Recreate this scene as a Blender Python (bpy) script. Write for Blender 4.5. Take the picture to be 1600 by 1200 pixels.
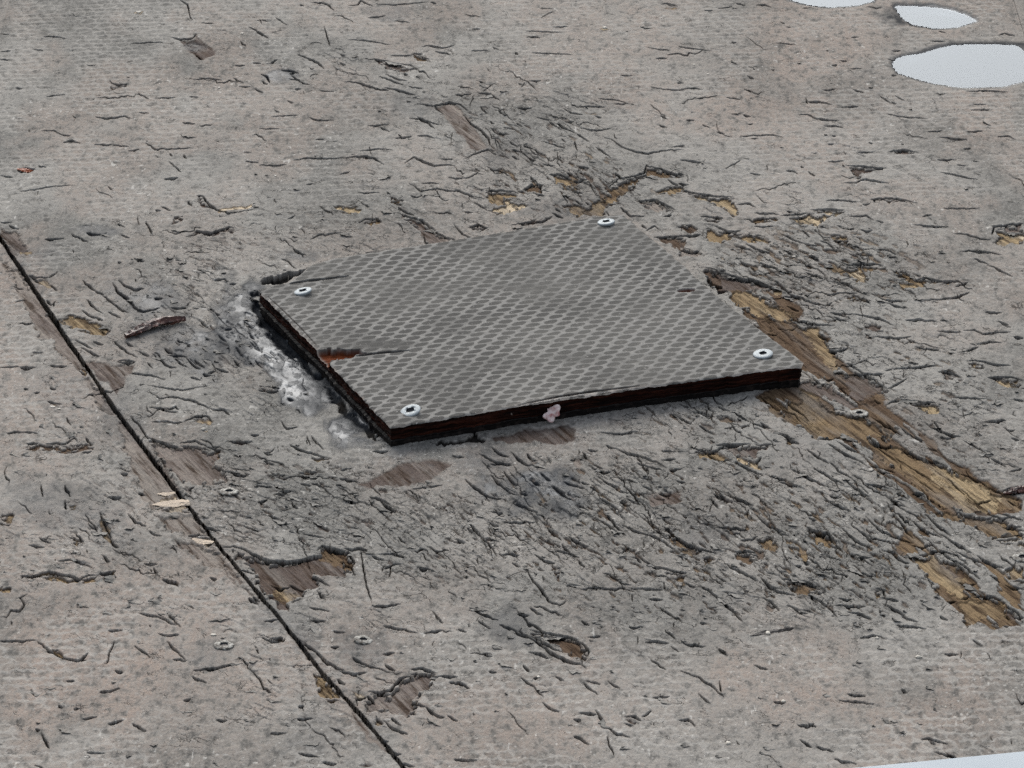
import bpy, bmesh, math, random
import numpy as np
from mathutils import Vector, Matrix, Euler

# ---------------------------------------------------------------- camera, world, sun, exposure
SC = bpy.context.scene
for _o in list(bpy.data.objects):
    bpy.data.objects.remove(_o)
PITCH = math.radians(24.0)
FPX = 7200.0                      # focal length in pixels of the 1600 wide image
DIST = 2.06                       # metres from lens to the middle of the deck patch
CAM = Vector((0, -DIST * math.cos(PITCH), DIST * math.sin(PITCH)))
cd = bpy.data.cameras.new("camera"); cam = bpy.data.objects.new("camera", cd)
SC.collection.objects.link(cam)
cam.location = CAM; cam.rotation_euler = (math.pi / 2 - PITCH, 0, 0)
cd.sensor_width = 36.0; cd.lens = 36.0 * FPX / 1600.0
cd.clip_start = 0.05; cd.clip_end = 500.0
SC.camera = cam
W = bpy.data.worlds.new("World"); SC.world = W; W.use_nodes = True
wt = W.node_tree; bg = wt.nodes["Background"]
SUN_EL, SUN_AZ = math.radians(35), math.radians(-8)      # beyond the plate, a little to the left
sky = wt.nodes.new("ShaderNodeTexSky"); sky.sky_type = 'NISHITA'; sky.sun_disc = False
sky.sun_elevation = SUN_EL; sky.sun_rotation = SUN_AZ
sky.dust_density = 3.0; sky.ozone_density = 1.0
hs = wt.nodes.new("ShaderNodeHueSaturation"); hs.inputs["Saturation"].default_value = 0.45
wt.links.new(sky.outputs[0], hs.inputs["Color"]); wt.links.new(hs.outputs[0], bg.inputs[0])
bg.inputs[1].default_value = 0.135
sd = bpy.data.lights.new("sun", 'SUN'); sun = bpy.data.objects.new("sun", sd); SC.collection.objects.link(sun)
sd.energy = 1.15; sd.angle = math.radians(46); sd.color = (1.0, 0.985, 0.955)
sdir = Vector((math.sin(SUN_AZ) * math.cos(SUN_EL), math.cos(SUN_AZ) * math.cos(SUN_EL), math.sin(SUN_EL)))
sun.rotation_euler = sdir.to_track_quat('Z', 'Y').to_euler()
SC.view_settings.view_transform = 'Standard'; SC.view_settings.look = 'None'
SC.view_settings.gamma = 1.0; SC.view_settings.use_curve_mapping = False
SC.view_settings.exposure = 0.40
SC.cycles.use_denoising = False
SC.cycles.max_bounces = 5; SC.cycles.diffuse_bounces = 3; SC.cycles.glossy_bounces = 3

# ---------------------------------------------------------------- deck features traced in image pixels
# Each tile is a region of the image: (origin x, origin y); points are traced in tile units
# ("w|x,y x,y ...": a crack of width w), later laid down on the real ground plane in metres.
CRACKS = {
(0,0): """8|830,0 870,20 880,75 895,95;10|1435,10 1500,12 1520,20 1550,48;7|930,105 990,108;6|200,170 250,168 310,178;5|155,228 200,235;
9|785,170 830,182 890,178 912,150;13|905,250 940,275;10|1145,125 1185,140 1245,180;5|1275,80 1330,115;10|505,370 520,385 550,392 590,388;7|70,405 105,408;5|215,447 305,435;
10|890,368 960,360 1030,370;9|1085,300 1135,303;8|1170,290 1210,292;10|1250,290 1285,272;13|1300,322 1345,325 1385,340;9|1350,350 1400,385;10|1375,250 1430,270 1475,290 1505,322;
12|1205,340 1240,355 1250,385;8|1215,375 1240,392;15|1365,412 1395,412;6|1080,360 1130,385;6|1105,400 1160,402;8|1180,410 1220,430;6|715,455 815,450;5|875,448 920,450;
12|440,538 500,548 580,538 610,552;14|845,568 905,572;7|925,582 985,578;6|1330,465 1360,478;7|1270,508 1295,520;5|1250,540 1380,532;8|1430,540 1470,555 1550,555;6|1200,595 1295,595;
5|190,605 250,603 295,628;13|290,658 330,648 375,660;10|435,668 520,672;5|520,672 600,680;7|590,700 645,692;8|670,660 720,692 790,690 900,685;7|785,710 800,725;6|850,715 865,735;
6|780,745 840,798;5|1130,705 1165,705;7|1460,648 1500,645;8|1195,765 1290,765 1330,760;5|1130,745 1200,752;9|1360,742 1430,730 1540,735 1600,728;10|80,785 130,778 165,785;9|178,763 215,775;
5|0,810 60,820;16|760,828 825,822;4|85,885 160,878 260,860 350,855;8|905,908 935,905 965,940 1005,970 1080,985 1180,970;7|745,955 790,975;6|1330,1015 1370,1000;5|1415,855 1450,850;
8|0,1030 60,1028;10|40,1040 90,1060;13|205,1107 300,1103;9|330,1080 410,1122;14|400,1075 470,1085;7|545,1035 580,1050;7|560,1085 600,1100;9|675,1020 710,1090;
10|855,1095 900,1085 915,1065 980,1075 1060,1045 1090,1055;8|1435,1110 1480,1085 1590,1078;10|1355,1150 1420,1185;5|600,200 760,195;5|1180,95 1260,92;5|400,300 440,303;6|1500,120 1530,215;9|1575,250 1600,262;8|1570,290 1600,300;6|1480,420 1540,425;5|640,520 690,525;6|0,155 45,160;6|0,238 50,236;6|0,272 45,275;5|640,430 690,460;5|500,860 520,880;7|870,930 890,955;7|720,970 745,975;5|1110,190 1140,215;""",
(530,0): """9|40,25 85,20 100,0 160,30;6|165,15 250,22 420,10;9|422,10 450,18;10|130,82 215,72;8|260,95 330,105;9|583,67 655,78;6|40,185 110,185 140,190 240,208;9|380,215 430,212 480,222 540,208;8|340,245 385,250;6|235,258 340,255;8|440,235 500,245 520,255;
6|380,262 420,275;9|160,272 200,278 260,292 330,300 370,322;10|210,340 270,365 315,375;9|180,350 240,370 300,395;12|15,378 80,380 140,400 195,418;11|208,407 270,415 360,442;9|300,340 318,347;5|320,400 390,410;
9|540,440 615,435;11|640,430 700,435 745,465;12|815,497 895,500;10|345,490 360,480 440,490 510,472 560,485 600,515;9|440,490 485,530;13|568,520 610,570 660,605 695,640 700,675;9|655,490 685,525;12|325,543 370,548 410,565 445,600;9|360,540 400,560 470,580;
7|130,582 190,578 235,575;6|190,590 235,612;12|258,640 340,630;8|360,628 410,628 445,642;6|95,700 180,690 250,695;9|0,735 70,725 130,722 165,735 210,765;
9|300,760 345,725 400,750 440,765 500,760 540,765;7|470,735 530,735;8|580,735 640,705 690,690 730,720;7|500,820 550,825 600,820 640,800 670,810;6|720,805 760,795 795,800;6|0,810 50,795;
9|380,848 430,845 465,852;8|320,845 380,885 440,875 500,880 560,885 620,910 680,925;7|330,905 360,915 385,905;5|90,893 190,893;6|100,935 140,960;9|675,885 740,882 810,888 835,900;7|620,935 660,955 690,975;
10|265,985 330,1005 390,1020 440,1065 500,1100 540,1112;8|270,960 350,1000;8|90,1030 130,1010 180,1015 200,1030;9|595,1050 640,1035 690,1055;8|530,1035 575,1085 620,1105;10|790,1042 860,1030 940,1022 985,1002;6|580,980 620,985;
8|390,1070 400,1120 440,1150;12|120,1170 190,1165;8|700,560 720,575;7|735,510 765,530;8|820,570 850,590;9|790,655 830,680;8|800,690 850,705;9|800,722 835,738;7|700,590 720,610 790,625;6|850,672 900,690;6|700,690 720,700;8|905,690 925,715;7|880,730 910,745;
12|995,555 1040,590 1100,620;9|1035,497 1075,520 1130,530;8|1095,495 1150,490 1235,495;12|1040,562 1085,565;8|1180,535 1215,545;6|1205,455 1290,462 1345,480;7|1270,480 1330,478;6|1300,348 1360,350;6|1435,402 1510,412 1600,418;
6|860,140 940,145 1030,150;8|865,172 900,168 930,175;6|1420,218 1530,235;9|1465,270 1520,268;6|890,245 980,248 1085,255;7|710,215 740,230;12|815,240 830,255;6|610,235 690,232;9|875,375 935,372;5|545,400 610,408;6|830,385 845,392;7|1205,410 1212,415;
7|1110,590 1190,605 1265,592;9|1215,630 1270,650 1310,680 1370,700 1430,710 1490,695 1600,692;7|1100,620 1160,658;8|1185,680 1225,705 1260,735;6|1090,650 1105,700;7|1480,575 1520,590;7|1490,535 1515,550;8|1540,680 1600,672;5|940,650 1050,690;
9|1050,800 1080,815;15|1075,838 1155,832;11|970,810 1010,805 1070,830;10|885,815 920,850;9|850,880 890,850 930,855 940,895;7|1110,770 1160,778;8|1240,870 1290,830 1340,820 1410,800 1420,765 1450,775;
9|1420,765 1480,778 1540,800 1595,812;8|1280,800 1300,830;9|1520,830 1570,860;7|940,760 1000,770;10|1380,935 1450,920 1500,940 1560,970;8|1000,960 1030,985;9|985,985 1020,1000 1040,1010;8|1090,930 1130,945;7|1140,935 1160,950;
9|1120,970 1170,1000;9|1300,960 1350,1000 1420,1000;8|1500,1005 1540,995;7|1420,1070 1460,1045 1480,1065;8|1455,1100 1560,1092 1600,1095;9|1400,1040 1425,1060;7|1080,885 1130,895;9|895,890 920,900 950,905;6|760,590 820,600;5|915,540 990,560;6|970,560 1030,600;6|1030,640 1050,660;8|650,375 665,385;5|985,125 1060,122;6|1510,20 1570,30;7|1490,20 1520,15 1560,25;6|1575,215 1600,220;5|930,38 990,40;7|615,132 655,135;5|170,410 230,420;""",
(1060,0): """8|120,50 160,50;5|180,42 250,32;10|358,25 400,20 432,35;6|265,15 310,28;6|575,38 620,28;7|870,32 940,38;6|0,215 80,225 155,233;5|450,198 545,205;6|245,192 270,195;7|1165,190 1240,192;9|685,233 695,235;12|708,302 735,300;8|750,280 780,285;9|985,235 1030,235;8|970,275 1000,275;
12|985,348 1010,350;6|795,318 850,318;8|318,348 350,365;8|670,418 725,415;7|805,412 860,430;7|220,450 290,458;14|600,470 650,468 715,485;9|590,450 600,480;10|752,498 800,492 835,492;10|550,530 600,528 640,548 700,555 745,557;9|670,582 720,580 765,590;
7|300,410 340,425;11|300,528 335,540;6|0,412 60,408 115,412;9|35,555 75,555;8|320,575 345,572;6|110,575 150,592;8|175,610 215,618;7|280,630 360,628 440,625 490,638;8|710,628 730,630;6|690,668 720,668;9|825,708 910,705;10|970,703 1050,692 1115,708;7|880,658 900,665;9|1032,668 1042,668;
7|1150,610 1225,605;9|1335,610 1410,605;12|1205,635 1270,640 1340,648;6|1475,632 1530,630 1565,648;8|1320,690 1355,685;12|780,765 850,768 910,775 965,778;10|755,848 820,845 860,828 910,835 980,848;6|690,748 770,745;12|5,740 60,742 105,750;5|215,780 290,740;9|498,790 530,790 555,805;
6|600,790 635,815;7|330,800 380,808;8|565,768 580,775;6|1200,740 1290,740;7|1290,765 1330,768;8|1210,798 1280,808 1330,820 1390,832;9|0,800 25,810;10|1330,422 1420,418 1530,428;6|1360,482 1425,482;6|1350,508 1440,506;6|960,525 1050,540 1160,548;8|985,468 1010,480;6|1000,440 1050,465;6|930,440 990,480;
7|680,928 740,922 830,935;9|885,922 960,915 1030,920 1110,940;7|850,945 890,940;5|1220,965 1400,962;8|1130,1005 1150,995 1175,995;9|1082,1040 1150,1045 1250,1050;9|1270,1080 1340,1085 1400,1105 1450,1110;10|1450,1090 1460,1045 1520,1040 1600,1032;10|1300,1165 1360,1162 1440,1168 1500,1180;
10|20,870 60,890 130,900 190,908 260,912;10|270,945 330,940 360,960;10|350,985 430,985 470,990;8|500,975 530,980;9|470,995 560,990 600,985;10|610,970 700,965 770,972;9|790,1000 870,995 905,1020;8|915,1020 950,1030;9|730,1040 770,1052 815,1058;10|840,1060 870,1070 900,1065;
9|0,850 50,855;8|100,1000 210,1005;9|300,1010 370,1025 440,1020;8|350,1045 440,1045;9|170,1045 230,1068 290,1065;11|0,1090 50,1092 105,1085;10|255,1130 330,1150 350,1165;9|310,1125 360,1150 440,1175;9|470,1075 540,1110 590,1130;11|490,1155 530,1180 560,1185;9|570,1060 610,1100;8|590,1130 660,1140;9|820,1175 900,1178;8|920,1155 980,1160 1010,1180;
9|650,1110 700,1130 740,1165;8|330,1095 400,1115;8|0,1150 60,1165 100,1160;6|1480,165 1510,152 1560,165;5|800,175 840,172;5|500,122 520,125;9|1390,252 1440,258;6|1205,145 1240,150;6|430,320 445,322;""",
(0,400): """9|135,88 170,98 225,100;7|225,100 270,68;10|545,28 560,30;10|620,10 670,25;7|530,150 600,200 640,260 670,260;12|545,110 580,135 620,150 670,150;12|520,120 550,165 600,205 640,250 660,262;9|380,110 420,140 445,165;9|440,160 480,180;9|610,235 665,258 700,250 745,240;
12|790,240 860,240 880,210;12|715,195 755,195;9|250,215 245,235;8|215,200 240,225 260,205;7|380,250 420,280 470,295;9|450,290 478,300;8|470,180 520,215 570,255 600,265;9|400,200 440,240 480,270;7|500,260 560,290;8|470,340 490,355;
9|540,490 570,480 630,490;14|545,490 625,490;8|370,420 420,440 460,465;8|345,385 400,410 430,430;7|430,395 480,410;8|520,390 560,420 600,450 640,470;7|580,400 620,420;8|800,460 840,500 870,515;10|780,460 830,460 870,470;9|760,425 800,450;8|700,450 740,480 780,510 820,520;8|860,470 890,500 930,525;7|900,480 950,520;
9|940,545 985,555;9|960,545 1000,530;8|1000,520 1060,540;7|880,560 930,575;8|640,440 690,465;7|820,390 850,400;9|1040,340 1075,338;8|1000,265 1020,275;6|930,300 960,330;6|1010,360 1050,400;6|1090,420 1130,470;6|1150,350 1180,390;6|1130,300 1170,340;6|1180,480 1220,520;6|1080,480 1110,510;7|990,110 1040,105 1060,120;9|1060,130 1095,128;
16|90,518 165,520;10|230,510 310,512;6|0,518 90,515;6|150,450 200,450;7|600,540 700,550 770,575;5|700,600 850,620 970,600;6|680,620 740,660 800,650 900,670 1000,720;8|690,705 740,705 790,722 830,725;8|850,770 900,745 960,742 985,770;
7|700,770 760,768 850,775;9|980,710 1040,712 1065,740;8|1330,655 1360,668;12|1195,625 1240,628 1290,625;6|1300,760 1330,800 1380,790;9|680,840 740,860 800,880 830,885;7|830,870 900,855 960,880;7|950,880 1020,900;9|990,970 1040,995 1080,1000 1130,1020 1160,1010;
10|1050,855 1110,862 1170,858;6|1220,905 1260,920;9|1220,945 1270,965;8|1340,870 1400,900 1480,925 1540,940;8|1380,1000 1430,1005 1480,1000;9|30,825 80,815 180,825;8|210,870 260,865 300,870 330,850 345,840 360,865;7|310,820 325,850;8|395,840 430,880;7|380,910 425,905;9|120,870 180,868;
13|495,1118 565,1120;11|560,1010 595,1012;8|220,675 290,690;10|230,610 260,620;7|160,635 185,632;8|110,615 130,620;8|300,1060 330,1120;7|300,1130 310,1180;6|190,1060 200,1120;7|870,1085 900,1070;8|1180,1060 1260,1070;8|1270,1100 1330,1100;9|1290,1090 1350,1088;10|1190,1140 1240,1130;8|1350,1140 1380,1170;7|1390,1055 1440,1065;
5|640,1100 680,1105;6|1440,1050 1540,1075;7|1150,1100 1170,1120;6|600,740 650,790 690,850;8|150,100 200,130;8|235,130 265,160;6|60,140 110,150;5|70,215 120,200;6|1160,830 1200,830;6|1440,830 1500,900;5|1250,1000 1320,1040;""",
(530,400): """9|150,905 230,905;6|0,990 60,985;8|0,1030 100,1050;8|140,1118 190,1125 240,1150;9|190,1130 250,1175;8|40,1120 80,1150;5|330,1080 480,1060;9|580,1030 620,1065 690,1110 780,1130;10|600,1050 660,1090 700,1140;9|640,905 700,940 760,960 800,968;11|700,960 750,955 800,960;
10|790,900 830,935 870,965 960,975;9|870,910 900,950;9|700,1010 750,1060 800,1100 840,1110;8|760,990 800,1040 850,1080;12|845,1100 865,1103;9|880,1030 930,1060;12|980,1060 1020,1085 1060,1120 1100,1130;10|1040,1045 1100,1060 1140,1075;9|1120,1045 1160,1060;
12|1150,895 1200,900;8|1130,910 1150,945;10|1270,885 1330,910 1410,930 1480,960 1520,985;8|1235,875 1280,890;7|1070,945 1095,935;7|1170,960 1220,985;10|1160,970 1220,1000 1260,1000;8|1190,1020 1240,1050 1290,1065;9|1160,1070 1210,1095;8|1250,1050 1300,1085 1340,1095;7|1380,960 1440,975 1500,995;8|1490,900 1560,905;7|1490,945 1560,940;8|1530,990 1590,985;
8|1200,815 1310,825 1385,812;7|1330,1030 1380,1050;8|1480,1100 1540,1110;8|800,1140 860,1160 920,1185;8|1200,1120 1260,1150 1300,1180;7|1110,1150 1160,1180;8|700,1180 760,1190;9|200,1150 260,1185;7|1330,1120 1390,1150;6|1560,1040 1600,1050;9|700,880 740,910 790,930;8|520,920 580,930;9|930,1000 980,1040;8|1400,1060 1450,1085;8|1300,1130 1350,1160;""",
(1060,400): """11|100,50 150,55 200,75 250,90 300,105 340,108 400,130 460,155;9|150,60 190,95;9|190,65 220,70;16|145,120 195,130;12|185,155 235,165;11|285,20 370,65 400,80;10|345,20 440,50 500,80;10|400,100 460,120 520,180 560,190;9|420,195 500,185 560,190 620,215 680,230 720,215;
9|590,105 640,90 670,110;10|725,20 790,40 860,35 920,35 950,50;12|610,0 650,10;9|700,100 780,130 850,175 890,185;8|680,180 760,172 830,175;9|830,185 890,220;9|980,60 1030,85 1060,95;10|1090,110 1150,98 1220,115 1290,115 1330,128;9|1110,205 1200,200 1290,188 1350,165;
8|1280,140 1340,120;9|910,180 960,200 1040,210;8|960,215 1050,240;10|700,258 760,270 800,290;9|720,280 790,300;9|800,265 870,275 930,285 1000,322;10|500,285 560,300 640,315 720,318;9|500,225 560,250;11|1050,295 1110,290 1200,302;12|1420,258 1500,262;
9|640,350 690,380 720,395;9|690,435 740,440 790,425;9|860,375 920,370 1000,378 1080,372;7|890,340 950,345;8|780,495 830,520;10|800,510 860,545 950,548;9|950,530 1030,520 1110,515 1170,508 1210,505;9|1195,345 1250,348 1310,350;8|1320,345 1370,340 1410,360 1470,350 1540,350;
13|1550,372 1600,378;9|1380,405 1440,395 1500,402;8|1330,440 1390,420;8|1090,415 1140,430 1210,435;9|1330,480 1400,485 1460,500 1540,508;11|1200,535 1250,532 1310,560;10|1430,565 1480,560 1550,562 1600,580;9|1430,40 1480,60 1550,95;8|1370,15 1440,40;
7|970,615 1010,595 1060,565;8|750,550 830,545 880,555 950,605 985,622;9|745,590 790,640 845,690;9|670,570 720,560;8|620,560 660,590;12|905,660 940,680;8|960,690 1000,672 1060,668 1110,680;9|1060,668 1130,680 1190,682;7|1260,655 1340,655 1430,660;10|1550,662 1600,672;12|1430,768 1500,755 1520,762;
11|890,740 960,780 1015,810;10|960,770 1000,800 1030,830;10|1025,790 1060,820 1120,850 1140,855;11|1135,765 1170,790 1240,820 1310,835;8|1210,840 1270,845;8|1330,850 1390,890 1430,915;9|1445,935 1480,950 1520,975;10|875,830 910,860 960,880 995,870;8|930,825 960,855;
9|650,845 700,840 760,825 800,822;10|470,640 530,690 580,725 610,760;10|380,640 440,690 490,715;9|480,700 540,720 570,760;8|440,810 500,830 540,850;11|470,820 520,850 560,868;10|690,865 760,905 830,940 880,975;9|740,860 800,890 850,915;9|250,715 300,750 330,770;9|180,690 240,720;8|340,775 420,790;
11|520,985 590,1020 650,1050 710,1075;10|470,1045 530,1060 600,1085;9|440,1020 500,1040;11|765,1025 820,1075 885,1118;9|620,975 700,1020 770,1060;9|700,950 760,1000 800,1025;8|590,890 650,930 700,960;9|880,960 950,980 1010,1000;9|1030,880 1080,910 1140,940;9|1140,935 1200,950 1240,970;10|1250,985 1330,1010 1400,1040 1440,1070;
12|170,878 210,870 270,872 340,868;8|130,910 180,900 220,870;10|60,885 120,905 190,940 250,945;9|260,950 330,990 400,1022;9|360,960 385,925;8|60,720 150,735;9|0,745 60,780;8|90,780 170,830;8|150,640 210,700;9|240,1110 310,1140 350,1155;9|160,1100 210,1125;8|150,1120 190,1170;12|190,1105 240,1140;
9|860,1050 930,1065 980,1080;11|1080,1095 1140,1105;9|1120,1060 1160,1120 1230,1160;9|1010,1100 1060,1120;8|980,1130 1050,1165;9|670,1130 730,1150 800,1185;8|700,1105 760,1120;8|1430,1065 1500,1100;10|1500,1090 1540,1075 1600,1068;8|1520,1120 1570,1150;7|1530,1000 1590,980;9|1360,1140 1450,1120;5|100,520 200,540;7|410,355 460,358;7|1180,760 1230,820;
8|380,770 430,800;8|0,680 50,700;9|1480,300 1530,320;7|1540,840 1580,850;6|1150,880 1200,900;5|1240,1010 1330,1100;5|1080,1000 1200,1090;5|1300,1060 1400,1150;5|1000,920 1180,1030;5|900,860 1040,960;""",
(0,800): """8|690,90 720,110 750,115;9|870,112 970,105;10|90,300 130,305 175,295 230,280 280,290 330,300 370,315 410,295 460,290;8|460,285 520,280 540,310;9|510,130 550,170;9|665,240 730,245;8|710,260 730,285;10|750,315 790,325 830,348;11|970,305 1005,315;9|265,230 340,225 390,245 430,260;8|180,120 240,150;9|130,155 210,165;
8|470,200 510,235;8|350,100 390,145;8|0,490 30,490 50,455 90,460 110,430 90,400 130,380;9|725,400 750,420;7|640,470 740,490 820,530;8|500,550 570,550;8|730,565 780,575 830,570;6|770,600 860,690;8|0,600 90,600 170,600;8|170,600 240,650 300,680 330,690;10|300,680 360,690 400,690;8|370,690 410,655;
7|305,785 345,785;6|490,710 510,640;10|460,835 510,830 560,818;9|530,735 570,745;9|890,738 980,725 1040,712 1110,705;6|800,685 865,692;7|890,765 960,795;10|850,875 885,865;10|500,985 545,970 575,965;8|270,895 290,910;8|1000,965 1050,968;6|340,912 370,912;7|610,980 680,1015;9|1375,960 1455,958;7|1210,580 1260,600 1300,605;
8|1220,510 1290,500;12|1150,400 1200,430;9|1250,590 1310,585;6|400,1120 490,1120;6|1250,1030 1330,1025;8|165,1005 185,1015;6|190,1020 230,1100;6|380,960 450,950;5|1180,620 1200,660;10|1170,395 1205,420;7|530,600 500,670;5|780,480 840,540;9|590,10 630,50 680,70;8|460,0 490,60 520,130;
12|1020,160 1080,155 1130,170 1200,205 1250,225 1340,225 1420,212 1470,205;12|1465,180 1490,155 1530,170 1600,182;9|1250,325 1300,345 1350,330;9|1340,325 1390,350 1420,355;8|1440,290 1480,310 1530,345;10|1480,370 1495,400;8|960,70 1020,85;9|940,60 1000,82;10|1380,590 1460,640 1500,680 1560,720 1600,735;
7|1410,600 1480,660;8|1440,500 1510,505;9|1560,770 1600,800;7|1540,550 1600,560;6|1430,440 1530,460;8|1530,625 1570,625;8|1380,900 1410,900;9|1490,1160 1560,1170;6|1380,1120 1480,1140;5|620,620 700,680;5|1120,60 1200,90;7|1240,10 1330,60;6|1400,100 1500,120;""",
(530,800): """9|20,170 60,175 100,165 150,190;8|150,200 210,225;7|170,198 250,192 305,212;7|205,265 250,240 290,240;10|370,258 410,262 430,272;6|100,170 120,300 155,430;9|160,440 210,435 290,425;9|595,40 640,90 690,140 735,210;10|745,195 790,190 835,200;8|590,70 620,90;7|540,120 580,145;
7|800,235 840,258;8|860,250 900,320 940,360 970,410 1020,430 1060,405;8|750,45 830,48 910,42;8|690,40 740,65;9|960,60 1030,130;10|1060,110 1110,140 1160,160;9|1000,180 1060,190 1115,210;9|1030,150 1070,190;9|1110,225 1140,260;9|900,190 950,225 1000,240;8|1180,20 1250,60 1300,110;9|1240,10 1290,70 1330,110;
9|1310,60 1380,90 1440,110;10|1430,100 1500,130 1560,180;9|1500,60 1560,110 1600,140;9|1340,210 1400,215 1450,250 1520,265 1600,290;8|1370,200 1400,240;7|1110,360 1160,350 1260,355 1330,350;8|1330,350 1420,355 1500,360;7|1500,320 1510,360;8|600,440 680,480 740,500;10|740,520 800,540 850,570 900,590 960,620;
12|820,545 900,590 980,650 1060,690 1130,710;9|880,545 960,560 1040,575 1110,590;9|880,570 960,610 1030,650;8|1110,600 1140,620 1160,650 1145,680;9|875,650 930,655 975,680;9|690,735 730,742;7|665,650 710,670;8|850,710 880,740;7|430,455 480,515;6|390,560 480,545;7|205,525 290,540 370,560;7|550,540 590,555;
8|200,655 260,650;9|60,670 110,700 165,718;9|210,700 260,735;10|0,735 60,748 130,740;11|130,830 190,835 235,825 280,770 330,760;9|330,725 390,720 450,745;9|460,760 550,762;9|505,790 560,790 605,820;10|340,880 400,900;11|305,940 330,945;10|400,900 450,940 490,950;10|500,940 550,968;12|75,865 125,858;9|130,850 165,880;
8|200,960 250,1000 320,1030;8|240,950 290,990;8|820,470 880,480;9|880,440 945,482;8|1050,340 1120,340;8|870,520 890,530;7|1340,530 1410,530;9|1415,600 1470,595 1530,610;8|1120,500 1160,525;7|940,880 990,915 1020,925;10|1085,960 1120,965;9|1110,930 1190,938;10|1185,915 1210,950 1235,985;7|1240,1000 1290,1030 1350,1045;8|1320,980 1360,992;
8|1320,950 1370,945 1400,970;7|1400,950 1450,920;8|1450,860 1530,855;9|1085,1040 1120,1050 1160,1080;6|1240,780 1300,820;7|1130,790 1200,850;7|1140,780 1210,800;6|1240,1040 1275,1140;9|530,1145 580,1150 640,1150;9|180,1040 230,1060;8|210,1100 290,1120;9|290,1160 350,1180;8|1000,760 1040,780;9|900,770 920,765;8|0,215 60,245 75,290;8|40,180 75,235;6|240,240 230,300;7|1150,580 1210,575;6|640,500 700,540;8|1430,400 1500,405;""",
(1060,800): """10|0,125 60,150 120,175 180,190;10|250,185 320,180 370,190;9|165,70 250,72 330,80;9|285,130 340,125 370,110;10|440,70 480,100 510,110;9|350,5 420,60 500,100;10|600,25 640,40;12|580,60 640,90 700,100 730,150 770,190;9|750,70 820,130 880,170;9|800,60 860,100 900,140;10|860,15 930,80 1000,110 1060,130 1090,140;
9|990,10 1040,60 1090,120;9|1080,40 1150,90 1230,120;10|1140,10 1200,60 1270,110;10|1210,95 1290,150 1360,190;11|940,175 990,185 1040,230 1070,240;9|830,210 890,210;9|1160,180 1210,180 1270,220 1330,270;10|1270,215 1330,250 1400,310;9|1280,180 1350,210 1420,240;9|1380,200 1450,240 1510,260;10|1280,140 1320,165;
12|580,225 605,245;8|540,250 570,250;8|540,200 560,215;9|115,210 170,220;8|200,370 240,375 290,380;11|90,340 150,370 200,410 250,450 300,510;9|210,240 300,280 370,320;10|380,300 430,345 480,355;9|420,350 480,370 540,385;9|470,300 540,320 600,325 650,350;9|600,375 660,410 710,450 740,490;9|610,380 640,420;
8|500,430 550,450 600,470;8|380,390 430,410 470,460;8|770,295 785,300;8|780,270 850,280 910,300;9|910,355 950,360 960,400;8|940,395 1020,415;8|740,400 800,405;9|720,430 800,435 870,440;9|780,460 850,475 900,500;10|960,430 1020,460 1060,490;8|930,455 960,490;9|1210,480 1250,500;9|1240,410 1290,405;10|1360,385 1430,385 1500,405;
9|1350,380 1300,395;9|1510,430 1560,455 1600,490;9|1520,470 1540,495;9|1500,520 1530,528;8|1010,525 1070,530 1150,540;8|1030,480 1110,510;7|340,570 400,550 530,540;8|20,605 60,615 130,620;8|185,630 230,665;7|350,708 415,730;6|0,730 80,760 150,800 215,865;6|190,780 200,840;5|90,840 150,890;8|0,965 45,960 80,995;
9|550,985 600,990 630,980;9|440,880 490,888;7|740,875 820,878 910,890;8|780,842 870,855;6|560,1050 620,1090;8|640,1085 720,1110;8|720,1140 830,1170;7|1120,1055 1160,1045 1250,1075;8|1150,1045 1190,1075;9|1030,820 1060,840;8|1230,655 1300,658;7|1480,0 1600,40;9|1420,0 1500,30 1560,20;9|1470,115 1530,105 1600,95;9|1500,60 1590,70;
9|1510,330 1560,350 1600,355;9|1440,290 1490,320;10|1530,210 1600,215;8|1080,150 1130,160 1180,150;9|1290,310 1340,330 1380,325;8|0,280 40,285;8|30,330 80,350;8|600,980 640,995;7|100,510 130,515;6|840,585 900,570 970,590;7|1360,590 1410,620;7|1190,1110 1290,1140;9|1300,1150 1420,1140;""",
}
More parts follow.
